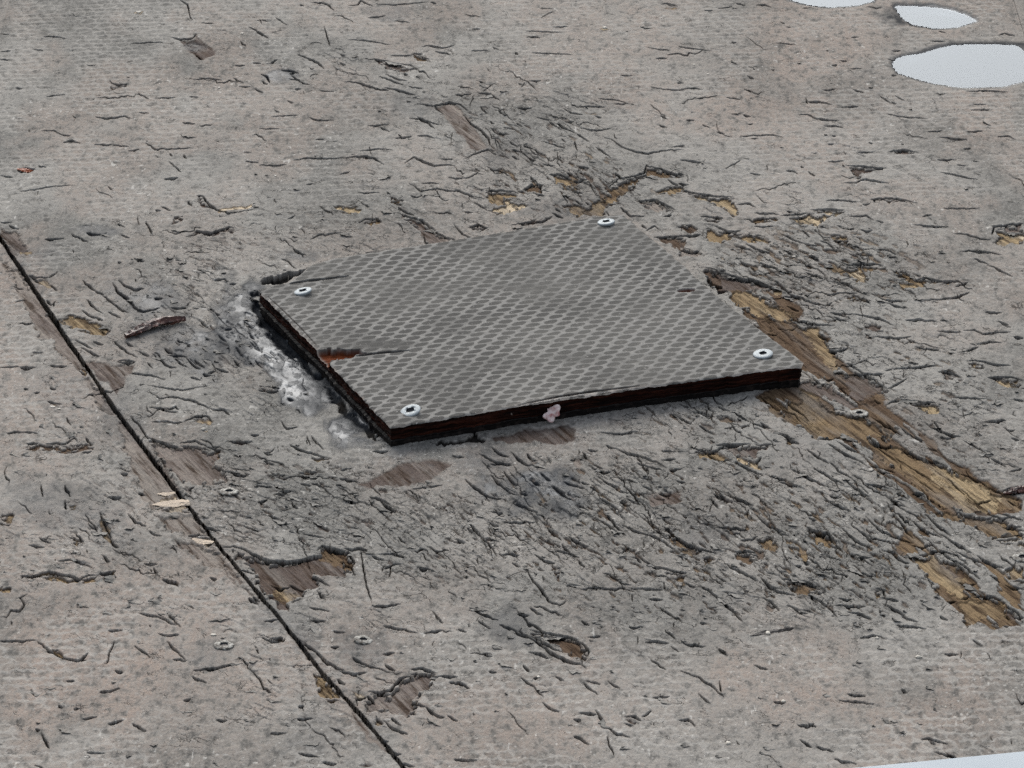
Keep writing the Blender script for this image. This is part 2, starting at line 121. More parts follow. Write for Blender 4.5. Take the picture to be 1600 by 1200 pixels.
# exposed patches: tone (0 mauve brown, .5 ochre, 1 cream), depth, outline
PATCHES = {
(1060,401): """.36,.62|200,140 340,130 480,170 600,230 560,320 700,360 760,440 820,540 960,600 960,680 1060,760 1180,840 1320,960 1460,1060 1600,1120 1600,1200 1180,1200 1080,1130 940,1010 820,930 700,880 560,800 420,700 330,640 420,600 560,560 420,420 300,300""",
(1060,802): """.45,.62|1050,60 1200,60 1350,180 1500,260 1600,330 1600,520 1480,540 1350,480 1250,440 1180,360 1080,260 1000,160""",
(0,0): """.95,.9|860,195 885,185 940,200 950,225 915,240 905,255 880,235;.12,.6|820,185 890,180 912,150 940,190 1010,250 940,285 870,240;.42,1|78,788 160,786 150,800 90,803;.06,.7|0,1045 90,1068 110,1110 150,1160 110,1185 60,1180 0,1090;
.9,.8|1540,955 1600,945 1600,990 1560,985;.6,.7|505,398 555,392 592,398 560,408 520,415;.25,1|540,392 592,388 590,400 550,400;.15,.8|905,908 935,905 965,940 1005,970 950,960;.12,.8|800,1000 860,985 850,1020 800,1030;.1,1|890,1090 915,1068 980,1078 1060,1050 1080,1080 980,1090;.95,.2|620,55 660,55 660,66 625,64;.95,.3|1010,965 1080,955 1170,945 1170,965 1080,975 1020,985;.7,.3|100,1150 150,1165 130,1185 100,1180""",
(530,0): """.08,.9|165,275 260,295 370,322 300,335 220,325;.75,.8|0,950 80,950 105,975 90,992 0,985;.55,.9|235,915 300,920 290,950 240,945;.9,.8|690,970 760,950 770,915 870,960 800,985 740,998;.6,.9|675,885 810,888 835,905 770,915 760,950 710,945 680,920;.05,.8|275,990 390,1022 440,1065 540,1115 430,1150 400,1120 380,1070 310,1020;
.5,.9|100,1030 180,1015 200,1032 140,1042;.62,.8|975,810 1070,830 1080,850 1120,870 1110,895 1050,870 1000,850;.35,1|850,880 890,850 935,860 940,895 880,900;.45,1.1|1240,870 1420,800 1425,770 1595,812 1530,830 1440,815 1350,870 1300,920 1250,960 1220,1000 1160,1000 1120,980 1180,940 1250,900;.6,1|1170,935 1290,905 1300,940 1240,965 1230,995 1170,975;
.03,.8|1380,935 1450,922 1560,970 1500,985 1420,965;.6,.9|1460,880 1600,860 1600,900 1480,905;.45,.9|340,250 400,258 415,280 360,275;.9,.5|1105,500 1170,515 1210,510 1200,535 1150,525;.7,.4|1490,25 1560,35 1575,50 1500,38;.95,.1|1205,125 1250,130 1240,140 1215,138;.1,.8|600,1050 640,1038 690,1058 670,1070 620,1062;.05,.5|350,495 440,495 510,478 570,500 690,680 640,700 600,690 500,560 470,530 440,500;.6,.9|1030,950 1130,950 1180,985 1100,1005;.12,.8|790,1045 985,1005 970,1025 860,1045;.05,.7|0,738 130,725 160,740 90,750;.3,.8|1455,1100 1600,1098 1600,1185 1540,1140""",
(1060,0): """.7,1|20,875 130,903 180,915 250,915 280,970 300,1000 250,1000 200,960 150,940 90,915 30,890;.55,1.1|130,1010 180,1000 210,1010 180,1035 140,1030;.85,1|510,1000 600,988 700,995 690,1015 640,1045 560,1035 510,1010;.85,.9|620,972 770,975 720,1000 640,985;.45,1|345,1010 460,1005 460,1020 360,1035;.62,1|130,1060 220,1068 330,1085 400,1095 440,1120 350,1120 250,1100 200,1130 120,1110;
.62,.9|700,1090 790,1080 790,1130 720,1120;.9,.9|890,920 1030,922 1100,942 1000,938 900,930;.12,.9|985,700 1050,694 1110,708 1070,720 1000,716;.1,.9|785,768 960,780 900,795 860,810 850,832 810,820;.6,.8|810,805 850,830 830,840;.1,1|1455,1045 1600,1035 1600,1080 1530,1080;.7,.9|1450,1060 1530,1080 1600,1090 1580,1130 1500,1140 1460,1120 1490,1090;.95,.9|1520,1080 1600,1085 1595,1100 1540,1105;.0,.9|0,1120 40,1150 120,1170 100,1190 0,1190;
.75,.6|630,550 660,552 650,565;.7,.6|985,478 1015,485 1000,492;.3,1|0,1050 60,1040 100,1060 50,1085""",
(0,400): """.62,.8|260,290 330,262 400,285 470,305 510,345 480,372 400,355 320,330;.7,.6|160,110 210,105 240,130 230,155 190,140;.85,.9|790,910 870,890 940,890 950,925 910,945 850,930 800,925;.5,1|950,890 1010,905 1025,930 990,940 950,930;.06,1|680,845 800,885 860,870 950,885 1020,915 990,965 1050,1000 1050,1050 960,1060 850,1050 780,1000 730,920;
.3,.8|120,880 200,875 300,875 400,870 440,905 380,915 300,910 200,905 130,905;.55,.9|340,505 380,495 420,530 390,560 360,545;.08,.5|380,470 460,480 540,500 640,500 560,620 560,660 500,610 430,540;.08,.8|1200,600 1260,605 1290,625 1200,620;.5,.8|1385,1010 1480,1000 1460,1020 1410,1020;.7,.6|905,750 990,752 980,780 940,780 910,770;.95,.1|930,805 965,808 955,816;.7,.8|1440,930 1520,945 1530,965 1470,955;.1,.8|1050,858 1170,862 1110,870;.8,.2|225,675 270,690 250,695;.7,.7|310,1140 370,1150 360,1185 320,1180;
.02,.75|0,30 45,20 60,90 30,80;.02,.75|100,220 160,215 230,290 200,330 150,300 140,260;.02,.75|40,60 90,60 200,190 260,290 380,480 400,520 350,540 250,440 230,400 170,380 140,300 100,230 60,130;.02,.75|370,560 420,560 560,720 700,890 860,1090 880,1185 700,1185 640,1080 600,1000 560,850 540,760 440,710 410,640;
.97,1|730,1120 810,1105 850,1150 890,1185 720,1185 745,1160;.97,.9|740,1090 805,1088 810,1102 740,1108""",
(530,400): """.1,.4|80,1060 200,1000 320,945 440,935 560,960 480,1000 400,1060 250,1070 120,1085;.12,.5|700,830 800,810 900,790 1060,770 1100,800 1100,850 1000,880 900,860 800,870 720,860;.04,.5|1060,930 1130,930 1120,985 1080,980;.6,.8|300,1170 360,1165 370,1190;.3,.6|1580,880 1600,880 1600,900;.1,.6|1400,1100 1600,1080 1600,1150 1450,1160""",
(1060,400): """.12,1.2|105,55 200,78 260,95 330,112 400,135 455,155 430,165 360,160 300,155 230,170 190,165 150,130;.3,1.5|110,60 190,80 205,140 170,130;.7,.9|440,150 485,155 490,180 450,175;.6,1.1|235,175 270,150 340,160 380,190 440,210 500,240 560,255 540,300 480,300 400,290 330,260 260,235;.35,1|270,235 400,290 540,305 620,330 690,370 690,430 740,450 740,520 780,550 850,600 900,640 930,690 850,695 740,620 600,520 540,480 480,430 420,360 340,300;
.62,1.1|560,310 640,325 680,380 700,430 750,460 740,530 700,520 640,440 600,380;.08,.9|600,560 700,600 850,700 790,700 640,640 600,620 540,590;.12,1|750,550 880,560 970,620 900,650 850,680 800,640;.5,1.2|340,640 420,640 500,690 480,640 560,660 560,600 640,640 700,700 780,720 850,750 900,760 1010,820 980,850 880,830 920,870 1000,870 1080,900 1140,940 1240,970 1330,1015 1440,1075 1500,1100 1600,1130 1600,1185 1240,1185 1180,1140 1090,1070 1000,980 880,900 780,840 690,850 620,840 560,790 500,750 420,690;
.72,1|1150,960 1250,970 1320,1010 1420,1050 1500,1120 1480,1185 1330,1185 1240,1090 1180,1040;.55,1.1|560,700 680,760 640,800 700,830 640,842 570,790;.5,1|1520,1075 1600,1068 1600,1105 1540,1110 1500,1095;.75,1|1070,680 1190,685 1220,700 1200,735 1140,730 1100,710;.72,.9|1350,490 1410,495 1410,520 1360,520;.75,1|1440,575 1540,565 1600,590 1600,610 1500,605;.55,.9|640,50 720,30 790,45 860,40 940,55 900,70 850,60 880,100 820,120 760,90 700,65;
.9,.9|760,75 830,55 880,100 870,125 820,110;.55,.9|990,62 1060,70 1100,110 1240,115 1330,125 1240,135 1120,130 1040,110;.6,.9|740,195 800,180 850,190 870,220 800,210;.15,.8|860,310 950,320 930,345 850,350;.85,.7|1120,200 1220,205 1210,222 1140,218;.6,1|80,900 180,905 250,945 160,950 90,930;.1,1|180,885 340,870 460,870 430,900 370,905 360,950 250,920;.85,.8|240,905 300,940 370,950 400,990 330,985 270,950;.05,.8|1200,540 1250,534 1310,562 1250,575;
.4,1|100,740 190,735 290,770 340,795 300,800 200,775;.5,.9|390,660 480,720 540,760 500,770 420,720;.1,.9|190,1110 250,1130 240,1165 200,1150;.6,.8|1100,110 1140,140 1050,150 1020,120;.55,.9|480,830 540,850 500,870""",
(0,800): """.6,.9|175,290 230,283 330,302 370,318 460,295 520,285 530,330 430,330 330,330 230,330 170,310;.3,.9|90,305 175,298 170,325 100,320;.62,.9|330,120 380,140 390,165 350,175 325,150;.6,.9|460,10 495,60 540,165 500,150 470,90;.6,.9|0,20 60,20 50,70 0,60;.6,.8|0,350 50,365 40,385 0,380;.97,1|880,120 970,112 1010,155 960,155 900,140;.02,.75|730,20 890,0 970,105 870,112 760,100;.02,.75|790,120 900,140 1000,160 1260,460 1200,430 1120,350 1050,280 960,260 860,200;
.12,1.3|1060,170 1200,210 1260,230 1420,215 1470,200 1490,158 1600,185 1600,300 1520,300 1450,290 1480,330 1420,380 1350,430 1330,470 1280,440 1200,340 1180,290;.45,1|1480,165 1600,190 1600,240 1540,240 1470,220;.6,.9|1290,330 1400,370 1340,420 1280,400 1230,370;.55,.8|220,615 270,640 300,680 250,660;.97,1|1345,722 1400,710 1445,710 1440,725 1370,725;.6,.9|1440,740 1500,750 1580,870 1540,890 1480,850 1450,790;.4,1|1290,585 1320,590 1310,605 1280,600;
.9,.5|1275,480 1300,500 1400,620 1440,690 1430,700 1330,570;.5,.9|760,320 830,335 820,350;.05,.6|1000,260 1050,265 1130,360 1080,340""",
(530,800): """.45,1.1|0,180 40,185 75,240 75,300 30,270 0,230;.3,1.3|890,555 1000,575 1110,595 1150,640 1140,700 1090,690 1000,620 930,590;.55,1|880,555 960,565 960,590 900,580;.08,1.3|110,870 170,840 240,830 330,740 390,722 460,755 420,810 360,870 340,940 260,940 180,930 120,920;.3,.9|510,790 570,790 605,822 560,815;.35,.8|930,40 980,50 1020,110 980,100;.4,.9|1500,65 1600,140 1600,190 1540,150;.45,.9|1500,280 1600,290 1600,320 1540,315;
.3,.8|980,235 1025,260 1015,320 990,290;.6,.9|165,940 210,985 200,1020 160,960;.02,.5|0,820 60,900 150,1000 230,1120 190,1120 60,950;.3,.7|1330,950 1400,970 1380,990 1330,985;.95,.2|70,820 130,850 120,870 80,860;.1,.7|60,1185 130,1160 190,1165 150,1190""",
(1060,800): """.55,1.1|600,90 640,85 720,110 760,180 690,160 640,150;.5,1|0,130 60,150 110,180 60,210 0,170;.35,1|250,190 370,192 380,220 320,240 270,220;.5,1|350,120 430,115 470,150 460,180 400,170;.4,1|500,320 600,330 680,365 650,385 560,375 510,355;.6,.9|550,170 600,180 590,240 560,215;.62,1.1|1075,215 1130,200 1180,185 1270,225 1350,280 1330,340 1320,385 1260,390 1210,350 1150,300;
.35,1|1170,185 1270,225 1340,280 1300,310 1220,250;.92,.9|1370,420 1420,410 1480,420 1510,450 1500,480 1420,470;.55,1|1280,390 1330,385 1370,385 1500,410 1520,440 1560,480 1530,490 1480,490 1400,490 1340,520 1300,460;.12,1|1515,435 1600,490 1600,510 1540,490;.5,1.1|1160,0 1230,0 1400,10 1500,40 1600,80 1600,110 1500,115 1460,130 1380,80 1300,40 1200,20;.88,1.1|1470,135 1530,115 1600,110 1600,155 1520,150;.65,1|1510,270 1560,240 1600,240 1600,330 1540,320;
.6,1|110,205 150,205 150,250 115,240;.6,.9|910,370 940,365 945,410 915,410;.4,.8|0,285 40,290 30,320 0,310;.7,.6|210,375 270,378 250,390;.6,.5|1360,120 1400,130 1380,160;.5,.8|560,60 600,45 590,80""",
}
# wet sheen: blobs x,y,rx,ry,strength in full-image pixels
WET = [(400,520,95,75,.95),(470,590,70,55,1),(560,660,60,40,1),(300,555,110,40,.7),(235,470,90,38,.6),(830,760,90,40,.7),(100,790,120,60,.35),(45,400,60,30,.3),(180,650,70,50,.3),(330,1020,60,40,.25),(640,640,0.1,0.1,0),(375,500,70,70,.9),(440,560,60,60,1),(500,610,60,45,1),(545,665,50,30,1),(350,540,80,50,.8),(270,520,90,60,.45),(215,465,70,40,.5),(400,455,40,18,.8),(560,690,60,18,.7),
(445,118,50,14,.7),(470,400,60,12,.5),(830,750,70,35,.75),(880,790,60,30,.6),(780,720,70,30,.45),(300,72,24,10,.5),(1440,20,70,22,.7),(1500,100,120,40,.2),(600,20,60,18,.35),(640,165,50,25,.3),(800,230,70,60,.25),(900,330,70,30,.3),
(160,360,60,12,.5),(1250,640,60,30,.3),(560,1010,70,40,.35),(800,980,60,40,.4),(480,1000,40,50,.3),(1100,840,80,40,.3),(1240,700,120,60,.2),(120,610,80,60,.2),(200,840,60,40,.25),(480,1150,50,60,.2),(430,970,40,30,.3)]
# crack density: x,y,rx,ry,angle(deg, image space, + = down right),amount,length
DENS = [(820,210,150,80,40,1.5,20),(900,290,170,50,35,1.9,18),(1280,420,240,90,25,2.2,24),(1180,740,230,110,34,1.6,26),(1420,850,180,120,38,1.6,28),(1130,860,200,90,34,1.1,24),(900,780,170,80,38,2.0,22),
(300,500,150,90,35,1.8,16),(440,570,90,80,40,1.2,12),(700,850,200,90,30,1.0,18),(1050,640,140,40,32,1.4,20),(1500,640,160,120,15,1.6,24),(150,720,150,110,50,.9,14),(120,860,160,80,20,1.1,14),(350,380,220,60,15,1.0,18),(580,330,220,60,18,.9,22),
(400,760,170,100,20,1.4,20),(560,800,200,80,35,1.4,20),(660,150,140,70,20,.8,20),(500,60,120,70,15,.6,20),(900,930,300,110,32,1.1,18),(1250,930,260,70,28,1.0,20),(480,1080,150,120,35,.7,20),(1300,560,160,60,18,1.6,22),(800,400,900,500,8,.30,16),(1300,150,500,160,4,.30,20),(300,1050,400,200,15,.35,12),(1100,1080,600,160,25,.35,14),(200,700,200,300,70,.3,10)]
SEAM = [(-60,285),(0,371),(15,395),(60,460),(100,522),(132,568),(180,640),(230,706),(275,765),(300,798),(340,850),(385,905),(430,958),(470,1008),(510,1058),(560,1112),(612,1175),(640,1212),(680,1268)]
SEAMW = 3.6
PUDDLES = [
("long pale puddle reaching off the right edge, biggest of the rain puddles", [(1397,104),(1396,97),(1402,91),(1414,87),(1440,84),(1465,76),(1490,71),(1540,69),(1600,73),(1680,80),(1700,110),(1650,125),(1600,124),(1566,132),(1508,134),(1458,128),(1424,118),(1404,112)]),
("small almond shaped puddle with soft grey edges between two larger puddles", [(1400,10),(1431,10),(1482,15),(1506,22),(1524,31),(1495,40),(1458,41),(1424,35),(1411,27)]),
("thin pale puddle cut off by the top edge of the photo", [(1232,-4),(1262,5),(1296,8),(1337,6),(1364,0),(1375,-12),(1320,-22),(1250,-18)]),
]
HOLES = [([(412,438),(418,431),(432,427),(452,424),(478,421),(492,414),(480,428),(455,436),(440,440),(424,446),(414,443)], 3.5),
([(397,468),(408,470),(418,480),(436,504),(452,527),(474,558),(500,590),(494,592),(466,566),(440,540),(424,518),(406,506),(399,488)], 3.0),
([(418,518),(432,520),(450,536),(462,548),(452,550),(436,540),(422,528)], 1.6),([(388,455),(404,450),(402,464),(392,464)], 2.0),
([(1103,430),(1112,436),(1126,441),(1131,449),(1118,450),(1104,441)], 2.2),([(1124,452),(1138,455),(1134,459),(1126,458)], 1.5),
([(672,690),(700,684),(740,680),(760,684),(745,690),(710,694),(690,696)], 1.2),([(505,600),(530,620),(560,652),(600,690),(590,690),(556,662),(520,628)], 1.5)]

# ---------------------------------------------------------------- helpers
def at(u, v, z=0.0):
    """image pixel -> point on the horizontal plane at height z (metres)"""
    a = (u - 800.0) / FPX; b = (600.0 - v) / FPX
    dx = a; dy = math.cos(PITCH) + b * math.sin(PITCH); dz = -math.sin(PITCH) + b * math.cos(PITCH)
    t = (z - CAM.z) / dz
    return (CAM.x + t * dx, CAM.y + t * dy, z)
def atm(u, v):                      # millimetres on the ground, as a numpy pair
    p = at(u, v); return np.array((p[0] * 1000, p[1] * 1000))
def tag(o, label=None, cat=None, group=None, kind=None):
    if label: o["label"] = label
    if cat: o["category"] = cat
    if group: o["group"] = group
    if kind: o["kind"] = kind
    return o
def link(name, me, mat=None, parent=None):
    o = bpy.data.objects.new(name, me); SC.collection.objects.link(o)
    if mat is not None and me is not None: me.materials.append(mat)
    if parent is not None: o.parent = parent
    return o
def empty(name, loc):
    o = bpy.data.objects.new(name, None); SC.collection.objects.link(o); o.location = loc; o.empty_display_size = .01
    return o
def fast_mesh(name, V, F, smooth=True):
    me = bpy.data.meshes.new(name)
    V = np.asarray(V, np.float32); F = np.asarray(F, np.int32)
    me.vertices.add(len(V)); me.vertices.foreach_set("co", V.ravel())
    k = F.shape[1]
    me.loops.add(F.size); me.loops.foreach_set("vertex_index", F.ravel())
    me.polygons.add(len(F)); me.polygons.foreach_set("loop_start", np.arange(0, F.size, k, dtype=np.int32))
    me.polygons.foreach_set("loop_total", np.full(len(F), k, np.int32))
    me.update(calc_edges=True)
    me.polygons.foreach_set("use_smooth", np.full(len(F), smooth))
    return me
def set_attr(me, name, arr4):
    a = me.attributes.new(name, 'FLOAT_COLOR', 'POINT')
    a.data.foreach_set("color", np.ascontiguousarray(arr4, np.float32).ravel())

RNG = np.random.default_rng(11)
_tabs = {}
def vnoise(x, y, seed=0):
    if seed not in _tabs: _tabs[seed] = np.random.default_rng(seed + 100).random((256, 256)).astype(np.float32)
    T = _tabs[seed]
    xi = np.floor(x).astype(np.int32); yi = np.floor(y).astype(np.int32)
    fx = (x - xi).astype(np.float32); fy = (y - yi).astype(np.float32)
    fx = fx * fx * (3 - 2 * fx); fy = fy * fy * (3 - 2 * fy)
    x0 = xi & 255; x1 = (xi + 1) & 255; y0 = yi & 255; y1 = (yi + 1) & 255
    a = T[x0, y0]; b = T[x1, y0]; c = T[x0, y1]; d = T[x1, y1]
    return (a + (b - a) * fx) * (1 - fy) + (c + (d - c) * fx) * fy
def fbm(x, y, seed=0, octv=4, rough=.5):
    s = 0; amp = 1; tot = 0
    for k in range(octv):
        s = s + amp * vnoise(x * 2 ** k + 17.3 * k, y * 2 ** k + 5.1 * k, seed + k); tot += amp; amp *= rough
    return s / tot
def sstep(a, b, x):
    t = np.clip((x - a) / (b - a), 0, 1); return t * t * (3 - 2 * t)
KY = math.sin(PITCH)                # foreshortening used to write stroke widths

# ---------------------------------------------------------------- the deck as a height field (mm)
DXG, DYG = 0.34, 0.44
X0, X1, Y0, Y1 = -276.0, 276.0, -380.0, 540.0
nx = int((X1 - X0) / DXG) + 1; ny = int((Y1 - Y0) / DYG) + 1
gx = (X0 + np.arange(nx) * DXG).astype(np.float32); gy = (Y0 + np.arange(ny) * DYG).astype(np.float32)
XX, YY = np.meshgrid(gx, gy)                      # [ny, nx]
def sheet(X, Y):                                   # mm on the ground -> image pixels
    dx = X / 1000.0; dy = Y / 1000.0 - CAM.y; dz = -CAM.z
    dep = dy * math.cos(PITCH) - dz * math.sin(PITCH)
    up = dy * math.sin(PITCH) + dz * math.cos(PITCH)
    return 800 + FPX * dx / dep, 600 - FPX * up / dep
UU, VV = sheet(XX, YY); UU = UU.astype(np.float32); VV = VV.astype(np.float32)
G = np.zeros_like(XX); L = np.zeros_like(XX); N = np.zeros_like(XX); CK = np.zeros_like(XX)

def seg_field(P, x, y):
    """signed distance (stroke metric) and parameter along polyline P (mm) at points x,y (mm)"""
    best = np.full(x.shape, 1e9, np.float32); sg = np.zeros_like(best); tt = np.zeros_like(best)
    q = [(p[0], p[1] * KY) for p in P]; ys = y * KY
    Ls = [math.hypot(q[i + 1][0] - q[i][0], q[i + 1][1] - q[i][1]) for i in range(len(q) - 1)]
    tot = sum(Ls) + 1e-6; acc = 0
    for i in range(len(q) - 1):
        ax, ay = q[i]; bx, by = q[i + 1]; dx = bx - ax; dy = by - ay; l2 = dx * dx + dy * dy + 1e-9
        t = np.clip(((x - ax) * dx + (ys - ay) * dy) / l2, 0, 1)
        ex = x - ax - t * dx; ey = ys - ay - t * dy
        d = ex * ex + ey * ey; m = d < best
        s = dx * (ys - ay) - dy * (x - ax)
        best = np.where(m, d, best); sg = np.where(m, s, sg); tt = np.where(m, (acc + t * Ls[i]) / tot, tt)
        acc += Ls[i]
    return np.sqrt(best), np.sign(sg), tt, tot

def stamp(P, w, lift, depth, near, lam=2.2, rough=1.0):
    """one crack: P in mm left to right, w stroke width in mm, lip lifted on the far side"""
    mg = 3.0 + 2.6 * w
    xs = [p[0] for p in P]; ys = [p[1] for p in P]
    i0 = max(0, int((min(xs) - mg - X0) / DXG)); i1 = min(nx, int((max(xs) + mg - X0) / DXG) + 2)
    j0 = max(0, int((min(ys) - mg / KY - Y0) / DYG)); j1 = min(ny, int((max(ys) + mg / KY - Y0) / DYG) + 2)
    if i1 - i0 < 2 or j1 - j0 < 2: return
    x = XX[j0:j1, i0:i1]; y = YY[j0:j1, i0:i1]
    d, s, t, tot = seg_field(P, x, y)
    ph = RNG.random() * 9
    pk = .25 + .5 * RNG.random()                    # widest somewhere along its length, pointed at both ends
    tau = np.clip(np.minimum(t / pk, (1 - t) / (1 - pk)), 0, 1) ** .7
    tau = tau * np.clip(1 - .75 * rough + 1.25 * rough * vnoise(t * tot / (1.0 + 1.2 * rough) + ph * 9, t * 0 + ph, 7), 0, 1.25)
    ends = ((t <= 0) | (t >= 1))
    near_ = (s <= 0)
    ww = w * tau
    wv = ww * (1.3 + .9 * vnoise(x / 2.8 + ph * 3, y * KY / 1.0, 8)) + .12
    g = np.where(near_, np.clip(1 - d / wv, 0, 1) ** .8, 1 - sstep(0.0, .16, d)) * (tau > .05)
    g = np.where(ends & (d > .2), 0, g)
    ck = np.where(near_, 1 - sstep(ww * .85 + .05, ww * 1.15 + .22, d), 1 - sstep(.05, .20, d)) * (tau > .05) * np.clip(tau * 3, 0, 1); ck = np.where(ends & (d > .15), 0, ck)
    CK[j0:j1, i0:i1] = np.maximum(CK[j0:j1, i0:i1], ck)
    G[j0:j1, i0:i1] = np.maximum(G[j0:j1, i0:i1], g * depth * np.clip(tau * 1.6, 0, 1))
    l = np.where(~near_ & ~ends, lift * tau * np.exp(-d / lam), 0)
    L[j0:j1, i0:i1] = np.maximum(L[j0:j1, i0:i1], l)
    n = np.where(near_ & ~ends, near * tau * np.exp(-np.maximum(d - ww, 0) / (lam * .8)), 0)
    N[j0:j1, i0:i1] = np.maximum(N[j0:j1, i0:i1], n)

S = 0.3375                                          # tile units -> image pixels
MM = DIST / FPX * 1000                              # mm per image pixel across
def jag(P, amp):
    out = [P[0]]
    for a, b in zip(P[:-1], P[1:]):
        l = math.hypot(b[0] - a[0], (b[1] - a[1]) * KY); k = max(1, int(l / 1.3))
        for i in range(1, k + 1):
            f = i / k; e = 0 if i == k else amp
            out.append((a[0] + (b[0] - a[0]) * f + RNG.normal() * e, a[1] + (b[1] - a[1]) * f + RNG.normal() * e / KY))
    return out
for (ox, oy), txt in CRACKS.items():
    for c in txt.replace("\n", "").split(";"):
        if "|" not in c: continue
        w, pts = c.split("|"); w = float(w) * S * MM
        uv = [tuple(float(k) for k in p.split(",")) for p in pts.split()]
        if uv[0][0] > uv[-1][0]: uv = uv[::-1]
        P = jag([tuple(atm(ox + u * S, oy + v * S)) for u, v in uv], .14)
        stamp(P, w * .48, .08 + .14 * w, 1.1 + 1.6 * w, .10 + .15 * RNG.random(), 2.2, .45)
# exposed patches
WD = np.zeros_like(XX); TN = np.zeros_like(XX); DP = np.zeros_like(XX)
wx = (fbm(XX / 6, YY * KY / 4, 3, 4, .65) - .5) * 4.2; wy = (fbm(XX / 6, YY * KY / 4, 9, 4, .65) - .5) * 3.4 / KY
def along(ang, lu, lv, seed, octv=3):              # noise stretched along a direction in the image
    c, s = math.cos(math.radians(ang)), math.sin(math.radians(ang))
    U = UU + wx * 1.3; V = VV + wy * KY * 1.3
    return fbm((U * c + V * s) / lu + 50, (-U * s + V * c) / lv + 50, seed, octv)
ISL = along(39, 70, 11, 170, 4)
def patch(P, tone, depth):
    mg = 5.0
    xs = [p[0] for p in P]; ys = [p[1] for p in P]
    i0 = max(0, int((min(xs) - mg - X0) / DXG)); i1 = min(nx, int((max(xs) + mg - X0) / DXG) + 2)
    j0 = max(0, int((min(ys) - mg / KY - Y0) / DYG)); j1 = min(ny, int((max(ys) + mg / KY - Y0) / DYG) + 2)
    if i1 - i0 < 2 or j1 - j0 < 2: return
    x = XX[j0:j1, i0:i1] + wx[j0:j1, i0:i1]; y = YY[j0:j1, i0:i1] + wy[j0:j1, i0:i1]
    ins = np.zeros(x.shape, bool)
    for a, b in zip(P, P[1:] + P[:1]):
        c = ((a[1] > y) != (b[1] > y)) & (x < (b[0] - a[0]) * (y - a[1]) / (b[1] - a[1] + 1e-9) + a[0])
        ins ^= c
    d, s, t, tot = seg_field(P + [P[0]], x, y)
    soft = .25 if depth >= .8 else (1.2 if depth > .3 else .5)
    d = d + (fbm(x / 1.6, y * KY / .7, 23, 3) - .5) * (.6 if depth >= .7 else 1.0)
    m = np.where(ins, 1, 0) * sstep(0, soft, d)
    if depth >= .7: m = np.where(ins & (d < 1.4) & (fbm(x / 3.2, y * KY / .8, 27, 3) > .58), m * .1, m)
    isl = ISL[j0:j1, i0:i1]
    if .6 < depth < .7: m = m * sstep(.50, .515, isl + .05)
    elif depth < .7: m = m * np.clip(.55 + 1.2 * fbm(x / 3, y * KY / 2.2, 21, 3), 0, 1)
    W0 = WD[j0:j1, i0:i1]
    TN[j0:j1, i0:i1] = np.where(m > .02, TN[j0:j1, i0:i1] * (1 - m) + tone * m, TN[j0:j1, i0:i1])
    WD[j0:j1, i0:i1] = np.maximum(W0, m)
    DP[j0:j1, i0:i1] = np.maximum(DP[j0:j1, i0:i1], m * depth)
for (ox, oy), txt in PATCHES.items():
    for c in txt.replace("\n", "").split(";"):
        if "|" not in c: continue
        h, pts = c.split("|"); tone, dep = (float(k) for k in h.split(","))
        P = [tuple(atm(ox + float(p.split(",")[0]) * S, oy + float(p.split(",")[1]) * S)) for p in pts.split()]
        patch(P, tone, dep)

# the rest of the cracking, strewn by how broken the coating is in each region
def wood_at(u, v):
    a = atm(u, v); i = int((a[0] - X0) / DXG); j = int((a[1] - Y0) / DYG)
    return WD[j, i] if 0 <= i < nx and 0 <= j < ny else 0
def strew(n, cx, cy, rx, ry, ang, ln, wmin, wmax):
    for _ in range(n):
        r = math.sqrt(RNG.random()); a = RNG.random() * 2 * math.pi
        u = cx + rx * r * math.cos(a); v = cy + ry * r * math.sin(a)
        if not (-60 < u < 1660 and -60 < v < 1260): continue
        if wood_at(u, v) > .3 and RNG.random() < .8: continue
        th = math.radians(ang + RNG.normal() * 13); l = ln * math.exp(RNG.normal() * .5)
        k = max(2, int(l / 5)); P = []; cu, cv = u - math.cos(th) * l / 2, v - math.sin(th) * l / 2
        for i in range(k + 1):
            P.append(tuple(atm(cu, cv))); t2 = th + RNG.normal() * .42
            cu += math.cos(t2) * l / k; cv += math.sin(t2) * l / k
        w = (wmin + (wmax - wmin) * RNG.random() ** 2.6) * MM * .8
        w = min(w, l * .035 * MM + .08)
        stamp(P, w, .25 * RNG.random() + .35 * w, .7 + 1.3 * w, .25 * RNG.random(), 1.2 + RNG.random() * 1.5)
for cx, cy, rx, ry, ang, am, ln in DENS:
    area = math.pi * rx * ry
    strew(int(area * am / 8500), cx, cy, rx, ry, ang, ln * 2.3, .3, 1.5)
    strew(int(area * am / 9000), cx, cy, rx, ry, ang + 60, ln * .5, .3, 1.1)

